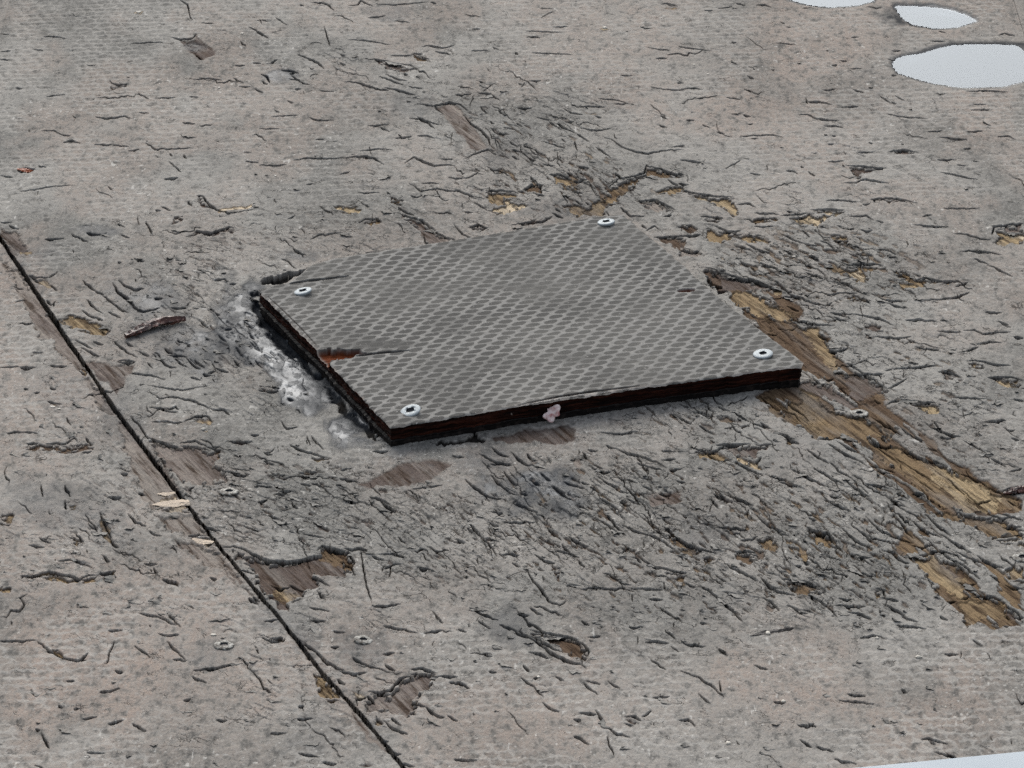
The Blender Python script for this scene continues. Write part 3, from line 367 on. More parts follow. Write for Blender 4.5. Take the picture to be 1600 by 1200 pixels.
# how broken each spot is, and which way the splits run there
BR = np.zeros_like(XX); CA = np.zeros_like(XX) + 1e-3; SA = np.zeros_like(XX)
for cx, cy, rx, ry, ang, am, ln in DENS:
    e = np.exp(-(((UU - cx) / rx) ** 2 + ((VV - cy) / ry) ** 2) * 1.1) * am
    BR = BR + e; CA = CA + e * math.cos(math.radians(ang)); SA = SA + e * math.sin(math.radians(ang))
BR = np.clip(BR / 3.1, 0, 1.0)
def along(ang, lu, lv, seed, octv=3):              # noise stretched along a direction in the image
    c, s = math.cos(math.radians(ang)), math.sin(math.radians(ang))
    U = UU + wx * 1.3; V = VV + wy * KY * 1.3
    return fbm((U * c + V * s) / lu + 50, (-U * s + V * c) / lv + 50, seed, octv)
TH = np.degrees(np.arctan2(SA, CA))
def dirblend(lu, lv, seed, octv=3):
    angs = [5, 22, 38, 75]; out = 0; tot = 0
    for k, a in enumerate(angs):
        w = np.exp(-((TH - a) / 11.0) ** 2) + 1e-4
        out = out + w * along(a, lu, lv, seed + 7 * k, octv); tot = tot + w
    return out / tot
f1 = dirblend(30, 6.5, 40); f2 = dirblend(11, 3.2, 80)
# scales of lifted coating: saw-tooth terraces in the broken regions
# wetness, stains, puddle hollows
WT = np.zeros_like(XX)
wn = (fbm(XX / 11, YY * KY / 11, 61, 4, .6) - .5)
for cx, cy, rx, ry, am in WET:
    r = np.sqrt(((UU - cx) / rx) ** 2 + ((VV - cy) / ry) ** 2) + wn * 1.5
    WT = np.maximum(WT, am * (1 - sstep(.35, 1.05, r)))
WT = WT * (.7 + .3 * sstep(.36, .58, fbm(XX / 2.6, YY / 5.0, 65, 3)))
CLS = [5, 22, 38, 75]
KCL = np.argmin(np.stack([np.abs(TH - a) for a in CLS]), 0)
def plates(lu, lv, seed, jit=.42):
    """cracked coating: jittered cells stretched along the splits; height of each plate and distance to its border"""
    hh = np.zeros_like(XX); bb = np.full(XX.shape, 9.0, np.float32); rr = np.zeros_like(XX)
    T = np.random.default_rng(seed).random((4, 256, 256)).astype(np.float32)
    for k, a in enumerate(CLS):
        jj, ii = np.where(KCL == k)
        if not len(jj): continue
        c, s_ = math.cos(math.radians(a)), math.sin(math.radians(a))
        U = UU[jj, ii] + wx[jj, ii] * 2.2; V = VV[jj, ii] - wy[jj, ii] * KY * 2.2
        p = (U * c + V * s_) / lu + 90; q = (-U * s_ + V * c) / lv + 90
        pi = np.floor(p); qi = np.floor(q); best = np.full(p.shape, 9.0, np.float32); sec = best.copy(); bi = np.zeros_like(p, dtype=np.int64); bq = np.zeros_like(p)
        for di in (-1, 0, 1):
            for dj in (-1, 0, 1):
                ci = (pi + di).astype(np.int64); cj = (qi + dj).astype(np.int64); m_ = (ci & 255, cj & 255)
                cx = ci + .5 + (T[0][m_] - .5) * 2 * jit; cy = cj + .5 + (T[1][m_] - .5) * 2 * jit
                d = (p - cx) ** 2 + (q - cy) ** 2; m = d < best
                sec = np.where(m, best, np.minimum(sec, d)); best = np.where(m, d, best)
                bi = np.where(m, (ci & 255) * 256 + (cj & 255), bi); bq = np.where(m, q - cy, bq)
        t = T[2].ravel()[bi]; r2 = T[3].ravel()[bi]
        hh[jj, ii] = (t - .5) + (.2 + .9 * r2) * bq; bb[jj, ii] = (np.sqrt(sec) - np.sqrt(best)) * lv; rr[jj, ii] = r2
    return hh, bb, rr
h1, b1, r1 = plates(58, 17, 501); h2, b2, r2 = plates(24, 7.5, 502)
br1 = .8 * sstep(.36, 1.1, BR + .5 * (fbm(XX / 16, YY / 30, 55, 3) - .5)); br2 = .8 * sstep(.72, 1.15, BR * .7 + 1.9 * (fbm(XX / 14, YY / 26, 58, 3) - .32))
SCALE = h1 * .70 * br1 + h2 * .42 * br2
thin = fbm(XX / 5, YY / 9, 59, 2)
FOOT = np.maximum((1 - sstep(.15, .95, b1 + (thin - .5) * 1.6)) * br1 * (r1 > .45), (1 - sstep(.1, .6, b2 + (thin - .5))) * br2 * (r2 > .68) * .8)
GR = along(40, 90, 2.2, 120, 3)                     # wood grain
H = .5 * (fbm(XX / 38, YY / 38, 5, 3) - .5) * 1.6 + .28 * (fbm(XX / 2.4, YY / 3.2, 6, 3) - .5)
Hc = H + SCALE + .16 * (f2 - .5) * (1 + 1.0 * np.clip(BR, 0, 1)) + L * (G < .3)
# small spots where the coating has gone altogether
back = np.exp(-(((UU - 1230) / 210) ** 2 + ((VV - 385) / 75) ** 2)) + .6 * np.exp(-(((UU - 1330) / 200) ** 2 + ((VV - 840) / 90) ** 2)) + .5 * np.exp(-(((UU - 960) / 110) ** 2 + ((VV - 310) / 25) ** 2))
spots = sstep(.65, .67, dirblend(16, 4.8, 160) + .075 * back) * sstep(.25, .8, BR)
DP = np.maximum(DP, spots * .7); sp_new = spots * (WD < .5)
TN = np.where(sp_new > .3, .09 + .55 * fbm(XX / 14, YY / 20, 33, 2) * (UU > 780), TN); WD = np.maximum(WD, spots * .85)
far = np.zeros_like(WD); k = 3
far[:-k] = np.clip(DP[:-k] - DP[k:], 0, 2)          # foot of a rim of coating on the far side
RG = 0.36 + .7 * (along(40, 60, 3.4, 130, 3) - .5)
Hw = H - DP * .9 + (GR - .5) * .55 * WD + (SCALE * .3)
HT = np.where(WD > .04, Hc * (1 - np.clip(DP * 4, 0, 1)) + Hw * np.clip(DP * 4, 0, 1), Hc)
HT = HT - far * .45 - G * np.where(WD > .5, .55, 1.0) - N * .6
HT = HT - FOOT * .8 * (WD < .5)
CRK = np.maximum(CK, FOOT * .8 * (WD < .5)); CRK = np.maximum(CRK, np.clip(far * .45, 0, .6))  # crack mask plus painted shade at the foot of plates and rims

# hollows beside the plate, sunk and coloured near-black
for hp, dep in HOLES:
    P = [tuple(atm(u, v)) for u, v in hp]
    ins = np.zeros(XX.shape, bool); X_ = XX + wx * 1.8; Y_ = YY + wy * 1.8
    for a, b in zip(P, P[1:] + P[:1]):
        ins ^= ((a[1] > Y_) != (b[1] > Y_)) & (X_ < (b[0] - a[0]) * (Y_ - a[1]) / (b[1] - a[1] + 1e-9) + a[0])
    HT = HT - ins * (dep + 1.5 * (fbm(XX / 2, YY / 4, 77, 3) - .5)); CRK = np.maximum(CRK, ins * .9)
# fine black splits along the grain of the bare wood
SPL = (1 - sstep(.0, .035, np.abs(along(41, 75, 3.0, 140, 3) - .5))) * (DP > .85) * (TN > .25) * sstep(.4, .6, fbm(XX / 9, YY / 20, 145, 2))
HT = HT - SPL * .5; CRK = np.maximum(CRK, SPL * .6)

PUD = np.zeros_like(XX)
def inside_field(P):
    ins = np.zeros(XX.shape, bool); xs = [p[0] for p in P]; ys = [p[1] for p in P]
    box = (XX > min(xs) - 25) & (XX < max(xs) + 25) & (YY > min(ys) - 60) & (YY < max(ys) + 60)
    jj, ii = np.where(box); x = XX[jj, ii]; y = YY[jj, ii]; n_ = np.zeros(x.shape, bool)
    for a, b in zip(P, P[1:] + P[:1]):
        n_ ^= ((a[1] > y) != (b[1] > y)) & (x < (b[0] - a[0]) * (y - a[1]) / (b[1] - a[1] + 1e-9) + a[0])
    d, s, t, tot = seg_field(P + [P[0]], x, y)
    out = np.full(XX.shape, -9.0, np.float32); out[jj, ii] = np.where(n_, d, -d)
    return out
WATER_Z = -0.9
pud_f = []
for lab, poly in PUDDLES:
    f = inside_field([tuple(atm(u, v)) for u, v in poly]) + wn * .9
    pud_f.append(f); m = sstep(-3.2, 1.8, f)
    # the hollow crosses the water level where f = 0
    HT = HT * (1 - .8 * m) + WATER_Z * sstep(-3.2, 0.1, f) - 1.1 * sstep(0.0, 3.0, f)
    PUD = np.maximum(PUD, sstep(-1.2, .1, f))
WT = np.maximum(WT, PUD * .75)
for f in pud_f: WT = np.maximum(WT, .8 * sstep(-3.6, -.8, f + wn * 2.5))

# water has softened and filled the surface wherever it stands
def blur(a, r):
    k_ = np.ones(2 * r + 1) / (2 * r + 1)
    for ax in (0, 1):
        c_ = np.cumsum(np.pad(a, [(r + 1, r) if q == ax else (0, 0) for q in (0, 1)], mode='edge').astype(np.float64), axis=ax)
        a = (np.take(c_, range(2 * r + 1, c_.shape[ax]), ax) - np.take(c_, range(0, c_.shape[ax] - 2 * r - 1), ax)) / (2 * r + 1)
    return a.astype(np.float32)
ws = np.clip(blur(WT, 5) * 1.25, 0, 1)
HT = HT * (1 - ws) + (.62 * blur(blur(HT, 2), 2) + .38 * HT) * ws
pr = np.zeros_like(HT)
for f in pud_f: pr = np.maximum(pr, sstep(-3.5, -1.5, f))
HT = HT * (1 - pr) + blur(blur(HT, 4), 4) * pr
# the joint between the two sheets of plywood
SP = [tuple(atm(u, v)) for u, v in SEAM]
dS, sS, tS, _ = seg_field(SP, XX, YY)
dS = dS * sS + (fbm(XX / 5, YY / 9, 71, 3) - .5) * .4         # > 0 right-hand sheet
half = SEAMW * MM * .5 * (.9 + .7 * (fbm(YY / 26, YY * 0, 73, 3) - .3)) * (1 - .35 * sstep(200, -250, YY))
# edge distance; hand lettered worn bite marks come with the noise
eR = dS - half; eL = -dS - half
roundR = np.exp(-np.clip(eR, 0, 9) / 1.3) * .5; roundL = np.exp(-np.clip(eL, 0, 9) / .8) * .25
chipR = sstep(.55, .68, fbm(XX / 5, YY / 7, 75, 3)) * sstep(2.6, .4, eR); chipL = sstep(.56, .68, fbm(XX / 5, YY / 7, 76, 3)) * sstep(2.2, .3, eL)
HT_R = HT - roundR - chipR * .5; HT_L = HT - roundL + .25 - chipL * .4
HT_R = np.where(eR < .25, -13.0, HT_R); HT_L = np.where(eL < .25, -13.0, HT_L)
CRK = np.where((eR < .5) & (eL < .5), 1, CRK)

# the anti-slip net pressed into the coating, mostly worn away
def net(X, Y, a, b, hw, hh, lean, tilt):
    """lattice a, b and the half sizes of a leaning rounded cell, all in stroke units; < 1 inside a cell"""
    M = np.linalg.inv(np.array([[a[0], b[0]], [a[1], b[1]]]))
    s = M[0, 0] * X + M[0, 1] * Y; t = M[1, 0] * X + M[1, 1] * Y
    si = np.floor(s); ti = np.floor(t); best = np.full(X.shape, 1e9, np.float32)
    for di in (-1, 0, 1, 2):
        for dj in (-1, 0, 1, 2):
            dx = X - ((si + di) * a[0] + (ti + dj) * b[0]); dy = Y - ((si + di) * a[1] + (ti + dj) * b[1])
            d = (np.abs((dx + lean * dy) / hw) ** 2.2 + np.abs((dy + tilt * dx) / hh) ** 2.2)
            best = np.minimum(best, d)
    return best ** (1 / 2.2)
jx = (fbm(XX / 6, YY / 6, 91, 3) - .5) * 5.0
nf = net((XX + jx) / MM, -(YY + jx) * KY / MM, (23.0, -.8), (9.5, 8.6), 11.0, 3.8, -.6, .04)
wear = fbm(XX / 20, YY / 30, 95, 3)
NET = sstep(.88, 1.06, nf + (fbm(XX / 1.5, YY / 2.2, 97, 2) - .5) * .9) * sstep(.36, .60, wear) * (1 - np.clip(BR * 1.3, 0, 1)) * (1 - WD) * (VV > 520)
NET = NET + sstep(.8, 1.1, nf) * .75 * sstep(.35, .6, wear) * (1 - np.clip(BR * 1.3, 0, 1)) * (VV <= 520) * (1 - WD)
HT_R = HT_R + NET * .05
STN = np.clip(fbm(XX / 45, YY / 60, 101, 4) * 1.0 + .35 * (fbm(XX / 9, YY / 14, 105, 3) - .5), 0, 1)
BGE = sstep(.38, .62, fbm(XX / 30 + 4, YY / 55, 111, 4))
BGE = np.clip(BGE * .6 + .5 * np.exp(-(((UU - 1150) / 420) ** 2 + ((VV - 1090) / 90) ** 2)) + .5 * np.exp(-(((UU - 250) / 330) ** 2 + ((VV - 1080) / 110) ** 2)) + .4 * np.exp(-(((UU - 1300) / 400) ** 2 + ((VV - 120) / 130) ** 2)), 0, 1)
BGE = BGE * (1 - np.clip(BR * .9, 0, .9)); BGE = np.clip(BGE + .25 * (dS < 0) * sstep(.3, .6, fbm(XX / 24, YY / 40, 115, 3)), 0, 1)
# pale crumbs of dried grit lying in the coating
PAL = sstep(.88, .93, vnoise(XX / 1.3, YY / 2.2, 131)) * sstep(.5, .7, vnoise(XX / 25, YY / 35, 133)) * (1 - WD)
# fade the relief out at the border of the detailed patch
edge = np.minimum(np.minimum(XX - X0, X1 - XX), np.minimum(YY - Y0, Y1 - YY)); fe = sstep(0, 8, edge)

# ---------------------------------------------------------------- materials
class NT:
    def __init__(s, name):
        s.m = bpy.data.materials.new(name); s.m.use_nodes = True; s.t = s.m.node_tree
        s.b = s.t.nodes["Principled BSDF"]
    def n(s, typ, **kw):
        nd = s.t.nodes.new(typ)
        for k, v in kw.items(): setattr(nd, k, v)
        return nd
    def l(s, a, b): s.t.links.new(a, b)
    def put(s, sock, v):
        if hasattr(v, "is_linked") or hasattr(v, "links"): s.l(v, sock)
        else: sock.default_value = v
    def math(s, op, a, b=0.0, c=None):
        nd = s.n("ShaderNodeMath", operation=op); s.put(nd.inputs[0], a); s.put(nd.inputs[1], b)
        if c is not None: s.put(nd.inputs[2], c)
        return nd.outputs[0]
    def mix(s, f, a, b):
        nd = s.n("ShaderNodeMix", data_type='RGBA'); s.put(nd.inputs[0], f)
        s.put(nd.inputs[6], a if not isinstance(a, tuple) else (*a, 1)[:4]); s.put(nd.inputs[7], b if not isinstance(b, tuple) else (*b, 1)[:4])
        return nd.outputs[2]
    def noise(s, scale, detail=3, rough=.5, vec=None, st=None):
        nd = s.n("ShaderNodeTexNoise"); nd.inputs["Scale"].default_value = scale; nd.inputs["Detail"].default_value = detail; nd.inputs["Roughness"].default_value = rough
        v = vec or s.coord()
        if st:
            mp = s.n("ShaderNodeMapping"); mp.inputs["Scale"].default_value = st[:3]
            if len(st) > 3:
                mp.vector_type = 'TEXTURE'; mp.inputs["Rotation"].default_value = (0, 0, st[3]); mp.inputs["Scale"].default_value = [1 / q for q in st[:3]]
            s.l(v, mp.inputs["Vector"]); v = mp.outputs[0]
        s.l(v, nd.inputs["Vector"]); return nd.outputs["Fac"]
    def coord(s):
        if not hasattr(s, "_c"): s._c = s.n("ShaderNodeTexCoord").outputs["Object"]
        return s._c
    def ramp(s, f, stops):
        nd = s.n("ShaderNodeValToRGB"); s.put(nd.inputs[0], f); e = nd.color_ramp.elements
        while len(e) < len(stops): e.new(.5)
        for k, (p, c) in enumerate(stops): e[k].position = p; e[k].color = (*c, 1)
        return nd.outputs[0]
    def rng(s, v, a, b, c=0., d=1.):
        nd = s.n("ShaderNodeMapRange"); s.put(nd.inputs[0], v)
        for k, x in enumerate((a, b, c, d)): nd.inputs[k + 1].default_value = x
        return nd.outputs[0]
    def bump(s, h, dist, strength=1.0):
        nd = s.n("ShaderNodeBump"); nd.inputs["Distance"].default_value = dist; nd.inputs["Strength"].default_value = strength
        s.l(h, nd.inputs["Height"]); s.l(nd.outputs[0], s.b.inputs["Normal"]); return nd.outputs[0]
    def matte(s, col, nrm, k):
        """mostly rough and matte: share k of the surface is the glossier film"""
        d = s.n("ShaderNodeBsdfDiffuse"); s.put(d.inputs["Color"], col); s.l(nrm, d.inputs["Normal"]); mx = s.n("ShaderNodeMixShader")
        s.put(mx.inputs[0], k); s.l(d.outputs[0], mx.inputs[1]); s.l(s.b.outputs[0], mx.inputs[2]); s.l(mx.outputs[0], s.t.nodes["Material Output"].inputs[0])

def deck_material():
    m = NT("weathered_coated_plywood")
    a1 = m.n("ShaderNodeAttribute", attribute_name="A"); a2 = m.n("ShaderNodeAttribute", attribute_name="B")
    s1 = m.n("ShaderNodeSeparateColor"); s2 = m.n("ShaderNodeSeparateColor"); m.l(a1.outputs["Color"], s1.inputs[0]); m.l(a2.outputs["Color"], s2.inputs[0])
    wood, tone, wet, crk = s1.outputs[0], s1.outputs[1], s1.outputs[2], a1.outputs["Alpha"]
    netm, stn, bge, pal = s2.outputs[0], s2.outputs[1], s2.outputs[2], a2.outputs["Alpha"]
    gl_ = m.rng(m.noise(38, 4, .55, st=(1, .5, 1, math.radians(26))), .30, .58)
    gloss = m.math('MULTIPLY', wet, m.math('ADD', .10, m.math('MULTIPLY', gl_, .90)))
    fine = m.noise(800, 3, .7, st=(1, .5, 1)); mid = m.noise(240, 4, .65, st=(1, .5, 1)); big = m.noise(60, 4, .6)
    coat = m.mix(m.rng(stn, .3, .7), (.195, .189, .172), (.320, .307, .278))
    coat = m.mix(m.math('MULTIPLY', bge, m.rng(mid, .25, .6)), coat, (.350, .290, .245))
    coat = m.mix(m.rng(fine, .50, .70, 0, .65), coat, (.38, .365, .335))
    coat = m.mix(m.rng(mid, .48, .32, 0, .7), coat, (.085, .082, .076))
    coat = m.mix(m.rng(fine, .42, .28, 0, .55), coat, (.06, .057, .053))
    coat = m.mix(m.math('MULTIPLY', netm, .60), coat, (.46, .44, .40))
    coat = m.mix(m.math('MULTIPLY', pal, .6), coat, (.62, .60, .55))
    a3 = m.n("ShaderNodeAttribute", attribute_name="C"); brk = a3.outputs["Fac"]
    dn = m.n("ShaderNodeTexNoise"); dn.inputs["Scale"].default_value = 220; dn.inputs["Detail"].default_value = 3; m.l(m.coord(), dn.inputs["Vector"])
    sc_ = m.n("ShaderNodeVectorMath", operation='SCALE'); m.l(dn.outputs["Color"], sc_.inputs[0]); sc_.inputs["Scale"].default_value = .0075
    ad = m.n("ShaderNodeVectorMath", operation='ADD'); m.l(m.coord(), ad.inputs[0]); m.l(sc_.outputs[0], ad.inputs[1])
    mp2 = m.n("ShaderNodeMapping"); mp2.vector_type = 'TEXTURE'; mp2.inputs["Rotation"].default_value = (0, 0, math.radians(38)); mp2.inputs["Scale"].default_value = (1, 1.9, 1); m.l(ad.outputs[0], mp2.inputs["Vector"])
    crs = []
    for scl, th in ((190, .045), (430, .06)):
        vo = m.n("ShaderNodeTexVoronoi", feature='DISTANCE_TO_EDGE'); vo.inputs["Scale"].default_value = scl; m.l(mp2.outputs[0], vo.inputs["Vector"])
        crs.append(m.rng(vo.outputs["Distance"], th, 0, 0, 1))
    mk1 = m.rng(m.math('ADD', m.noise(70, 4, .65), m.math('MULTIPLY', brk, .15)), .585, .70); mk2 = m.rng(m.math('ADD', m.noise(110, 4, .65), m.math('MULTIPLY', brk, .10)), .60, .70)
    crack = m.math('MULTIPLY', m.math('MAXIMUM', m.math('MULTIPLY', crs[0], mk1), m.math('MULTIPLY', crs[1], mk2)), m.math('SUBTRACT', 1.0, wood))
    coat = m.mix(m.math('MULTIPLY', m.math('MULTIPLY', crack, m.math('SUBTRACT', 1.0, wet)), .74), coat, (.022, .018, .015))
    g1 = m.noise(420, 4, .65, st=(1, .10, 1, math.radians(26))); g2 = m.noise(130, 3, .6, st=(1, .08, 1, math.radians(26)))
    tn = m.math('ADD', tone, m.math('MULTIPLY', m.math('SUBTRACT', g2, .5), .36))
    wc = m.ramp(tn, [(0, (.29, .255, .22)), (.05, (.23, .195, .17)), (.11, (.132, .106, .092)), (.35, (.135, .092, .060)), (.55, (.265, .190, .110)), (.72, (.41, .315, .190)), (.88, (.56, .45, .30)), (1.0, (.72, .62, .48))])
    wc = m.mix(m.rng(m.noise(95, 3, .6, st=(1, .12, 1, math.radians(26))), .52, .66, 0, .55), wc, (.235, .215, .19)); wc = m.mix(m.rng(g1, .53, .36, 0, .85), wc, (.045, .028, .018))
    col = m.mix(wood, coat, wc)
    col = m.mix(crk, col, (.0045, .0028, .002))  # cut film edge is dark; near-black also paints shade inside the cracks
    dk = m.mix(m.rng(wet, .05, .7, 0, .93), col, (.026, .029, .033))
    m.l(dk, m.b.inputs["Base Color"])
    r = m.rng(fine, .2, .8, .50, .75)
    r = m.math('MULTIPLY', r, m.math('SUBTRACT', 1.0, m.math('MULTIPLY', gloss, .68)))
    m.l(m.math('MAXIMUM', r, .14), m.b.inputs["Roughness"])
    m.l(m.math('MULTIPLY', m.math('SUBTRACT', 1.0, crk), m.math('ADD', .05, m.math('MULTIPLY', gloss, .20))), m.b.inputs['Specular IOR Level'])
    m.b.inputs['Specular Tint'].default_value = (.62, .80, 1, 1)
    ht = m.math('ADD', m.math('MULTIPLY', fine, .5), m.math('ADD', m.math('MULTIPLY', mid, 1.0), m.math('MULTIPLY', m.math('MULTIPLY', g1, wood), 1.2)))
    ht = m.math('SUBTRACT', ht, m.math('MULTIPLY', crack, .55))
    ht = m.math('MULTIPLY', ht, m.math('SUBTRACT', 1.0, m.rng(wet, 0, .8, 0, .94)))
    nr = m.bump(ht, .0009, 1.0)
    m.matte(dk, nr, m.math('MULTIPLY', m.math('SUBTRACT', 1.0, crk), m.math('ADD', .18, m.math('MULTIPLY', gloss, .66))))
    return m.m
M_DECK = deck_material()

def grid_obj(name, HTx, keep):
    Z = HTx * fe
    V = np.stack([XX, YY, Z], -1).reshape(-1, 3) / 1000.0
    idx = np.arange(nx * ny).reshape(ny, nx)
    k4 = keep[:-1, :-1] | keep[1:, :-1] | keep[:-1, 1:] | keep[1:, 1:]
    F = np.stack([idx[:-1, :-1], idx[:-1, 1:], idx[1:, 1:], idx[1:, :-1]], -1)[k4]
    used = np.zeros(nx * ny, bool); used[F.ravel()] = True
    remap = np.cumsum(used) - 1
    me = fast_mesh(name, V[used], remap[F])
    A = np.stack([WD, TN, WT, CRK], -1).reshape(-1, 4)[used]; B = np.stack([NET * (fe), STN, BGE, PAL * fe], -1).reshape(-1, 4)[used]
    at_ = me.attributes.new('C', 'FLOAT', 'POINT'); at_.data.foreach_set('value', np.ascontiguousarray(np.clip(BR, 0, 1).ravel()[used], np.float32))
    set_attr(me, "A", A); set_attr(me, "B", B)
    return link(name, me, M_DECK)
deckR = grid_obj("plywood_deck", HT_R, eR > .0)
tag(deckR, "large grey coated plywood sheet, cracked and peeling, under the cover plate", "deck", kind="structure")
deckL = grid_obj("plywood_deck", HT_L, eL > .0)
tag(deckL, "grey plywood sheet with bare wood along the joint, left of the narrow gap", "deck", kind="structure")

# the same sheets carried on beyond the detailed patch
def slab(name, pts, ztop, zbot, mat, parent=None, bev=0):
    bm = bmesh.new()
    lo = [bm.verts.new((x, y, zbot)) for x, y in pts]; hi = [bm.verts.new((x, y, ztop)) for x, y in pts]
    n_ = len(pts)
    bm.faces.new(hi); bm.faces.new(lo[::-1])
    for i in range(n_): bm.faces.new((lo[i], lo[(i + 1) % n_], hi[(i + 1) % n_], hi[i]))
    bmesh.ops.recalc_face_normals(bm, faces=bm.faces)
    me = bpy.data.meshes.new(name); bm.to_mesh(me); bm.free()
    return link(name, me, mat, parent)
def outer():
    xs0, xs1, ys0, ys1 = X0 / 1e3, X1 / 1e3, Y0 / 1e3, Y1 / 1e3
    bm = bmesh.new()
    rects = [(-1.6, xs0, -1.2, 2.4), (xs1, 1.6, -1.2, 2.4), (xs0, xs1, ys1, 2.4), (xs0, xs1, -1.2, ys0)]
    for a, b, c, d in rects:
        v = [bm.verts.new(p) for p in ((a, c, 0), (b, c, 0), (b, d, 0), (a, d, 0))]; bm.faces.new(v)
        w = [bm.verts.new(p) for p in ((a, c, -.012), (b, c, -.012), (b, d, -.012), (a, d, -.012))]; bm.faces.new(w[::-1])
    me = bpy.data.meshes.new("deck_surround"); bm.to_mesh(me); bm.free()
    nv = len(me.vertices); A = np.zeros((nv, 4)); B = np.zeros((nv, 4)); B[:, 1] = .5; B[:, 2] = .3
    set_attr(me, "A", A); set_attr(me, "B", B)
    return link("deck_surround", me, M_DECK)
tag(outer(), "plain outer stretch of the same weathered plywood deck", "deck", kind="structure")
md = NT("dark_damp_timber"); md.l(md.mix(md.noise(80, 3), (.012, .009, .007), (.03, .022, .016)), md.b.inputs["Base Color"]); md.b.inputs["Roughness"].default_value = .8
tag(slab("subfloor", [(-1.55, -1.15), (1.55, -1.15), (1.55, 2.35), (-1.55, 2.35)], -.0145, -.06, md.m), "dark damp timber seen through the joint", "subfloor", kind="structure")
mg_ = NT("gravelly_ground"); mg_.l(mg_.mix(mg_.noise(3, 6), (.07, .065, .055), (.14, .13, .11)), mg_.b.inputs["Base Color"]); mg_.b.inputs["Roughness"].default_value = .9
me = fast_mesh("ground", [(-200, -200, -.35), (200, -200, -.35), (200, 200, -.35), (-200, 200, -.35)], [(0, 1, 2, 3)], False)
tag(link("ground", me, mg_.m), "bare ground around the deck", "ground", kind="structure")

# ---------------------------------------------------------------- puddles
mw = NT("rain_water"); mw.b.inputs["Base Color"].default_value = (.93, .96, 1, 1); mw.b.inputs["Roughness"].default_value = .02
mw.b.inputs["IOR"].default_value = 1.333; mw.b.inputs["Transmission Weight"].default_value = 1.0
tr = mw.n("ShaderNodeBsdfTransparent"); gl = mw.n("ShaderNodeBsdfGlossy"); fr = mw.n("ShaderNodeFresnel"); ms = mw.n("ShaderNodeMixShader")
fr.inputs[0].default_value = 1.30; mw.l(mw.rng(mw.noise(45, 3, .5, st=(1, .5, 1)), .35, .7, .02, .10), gl.inputs['Roughness']); gl.inputs[0].default_value = (.66, .72, .78, 1); tr.inputs[0].default_value = (.80, .84, .88, 1)
mw.l(fr.outputs[0], ms.inputs[0]); mw.l(tr.outputs[0], ms.inputs[1]); mw.l(gl.outputs[0], ms.inputs[2])
mw.l(ms.outputs[0], mw.t.nodes["Material Output"].inputs[0]); M_WATER = mw.m
for (lab, poly), f in zip(PUDDLES, pud_f):
    st = 3; ff = f[::st, ::st]; keep = ff > -1.2
    idx = np.arange(ff.size).reshape(ff.shape); k4 = keep[:-1, :-1] & keep[1:, :-1] & keep[:-1, 1:] & keep[1:, 1:]
    F = np.stack([idx[:-1, :-1], idx[:-1, 1:], idx[1:, 1:], idx[1:, :-1]], -1)[k4]
    Vv = np.stack([XX[::st, ::st], YY[::st, ::st], np.full(ff.shape, WATER_Z + .35)], -1).reshape(-1, 3) / 1000
    used = np.zeros(ff.size, bool); used[F.ravel()] = True; rm = np.cumsum(used) - 1
    tag(link("puddle", fast_mesh("puddle", Vv[used], rm[F]), M_WATER), lab, "puddle", kind="structure")

# ---------------------------------------------------------------- the cover plate
PT = 9.8                                           # top of the film, mm
def pm(u, v, z=PT): p = at(u, v, z / 1000.0); return np.array((p[0] * 1000, p[1] * 1000))
Lc = [pm(*p) for p in ((610, 668), (560, 615), (524, 578), (510, 560), (500, 551), (470, 521), (430, 480), (409, 459), (403, 452))]
Rc = [pm(*p) for p in ((1252, 573), (1255, 566), (1245, 557), (1200, 524), (1150, 486), (1110, 452), (1050, 398), (1000, 357), (975, 334))]
Bc = [pm(*p) for p in ((610, 668), (700, 653), (820, 633), (900, 621), (1000, 606), (1100, 592), (1200, 578), (1240, 573), (1252, 573))]
Tc = [pm(*p) for p in ((403, 452), (425, 446), (452, 440), (470, 427), (484, 414), (520, 403), (700, 375), (940, 337), (975, 334))]
def curve(P, n_):
    P = np.array(P); d = np.r_[0, np.cumsum(np.hypot(*(P[1:] - P[:-1]).T))]; s = np.linspace(0, d[-1], n_)
    return np.stack([np.interp(s, d, P[:, 0]), np.interp(s, d, P[:, 1])], -1)
NS, NTt = 620, 520
cb, ct, cl, cr = curve(Bc, NS), curve(Tc, NS), curve(Lc, NTt), curve(Rc, NTt)
# ragged saw-cut edges
def rag(c, ax, sd, amp):
    t = np.arange(len(c)) * .32; c = c.copy(); w = np.minimum(np.arange(len(c)), np.arange(len(c))[::-1]) / 20.0
    c[:, ax] += np.clip(w, 0, 1) * amp * ((fbm(t / 3, t * 0, sd, 3) - .5) * 2 + .9 * (fbm(t / .9, t * 0, sd + 5, 2) - .5)); return c
cb = rag(cb, 1, 200, .7); ct = rag(ct, 1, 210, .6); cl = rag(cl, 0, 220, .5); cr = rag(cr, 0, 230, .4)
s_ = np.linspace(0, 1, NS)[None, :, None]; t_ = np.linspace(0, 1, NTt)[:, None, None]
PXY = (1 - t_) * cb[None] + t_ * ct[None] + (1 - s_) * cl[:, None] + s_ * cr[:, None] - ((1 - s_) * (1 - t_) * cb[0] + s_ * (1 - t_) * cb[-1] + (1 - s_) * t_ * ct[0] + s_ * t_ * ct[-1])
px_, py_ = PXY[..., 0].astype(np.float32), PXY[..., 1].astype(np.float32)
o0 = pm(770, 500)
jx = (fbm(px_ / 9, py_ / 9, 240, 2) - .5) * 1.6; jy = (fbm(px_ / 9, py_ / 9, 244, 2) - .5) * 1.6
pf = net((px_ + jx - o0[0]) / MM, -(py_ + jy - o0[1]) * KY / MM, (21.0, 2.85), (-8.1, 8.1), 9.9, 3.15, 1.1, .06)
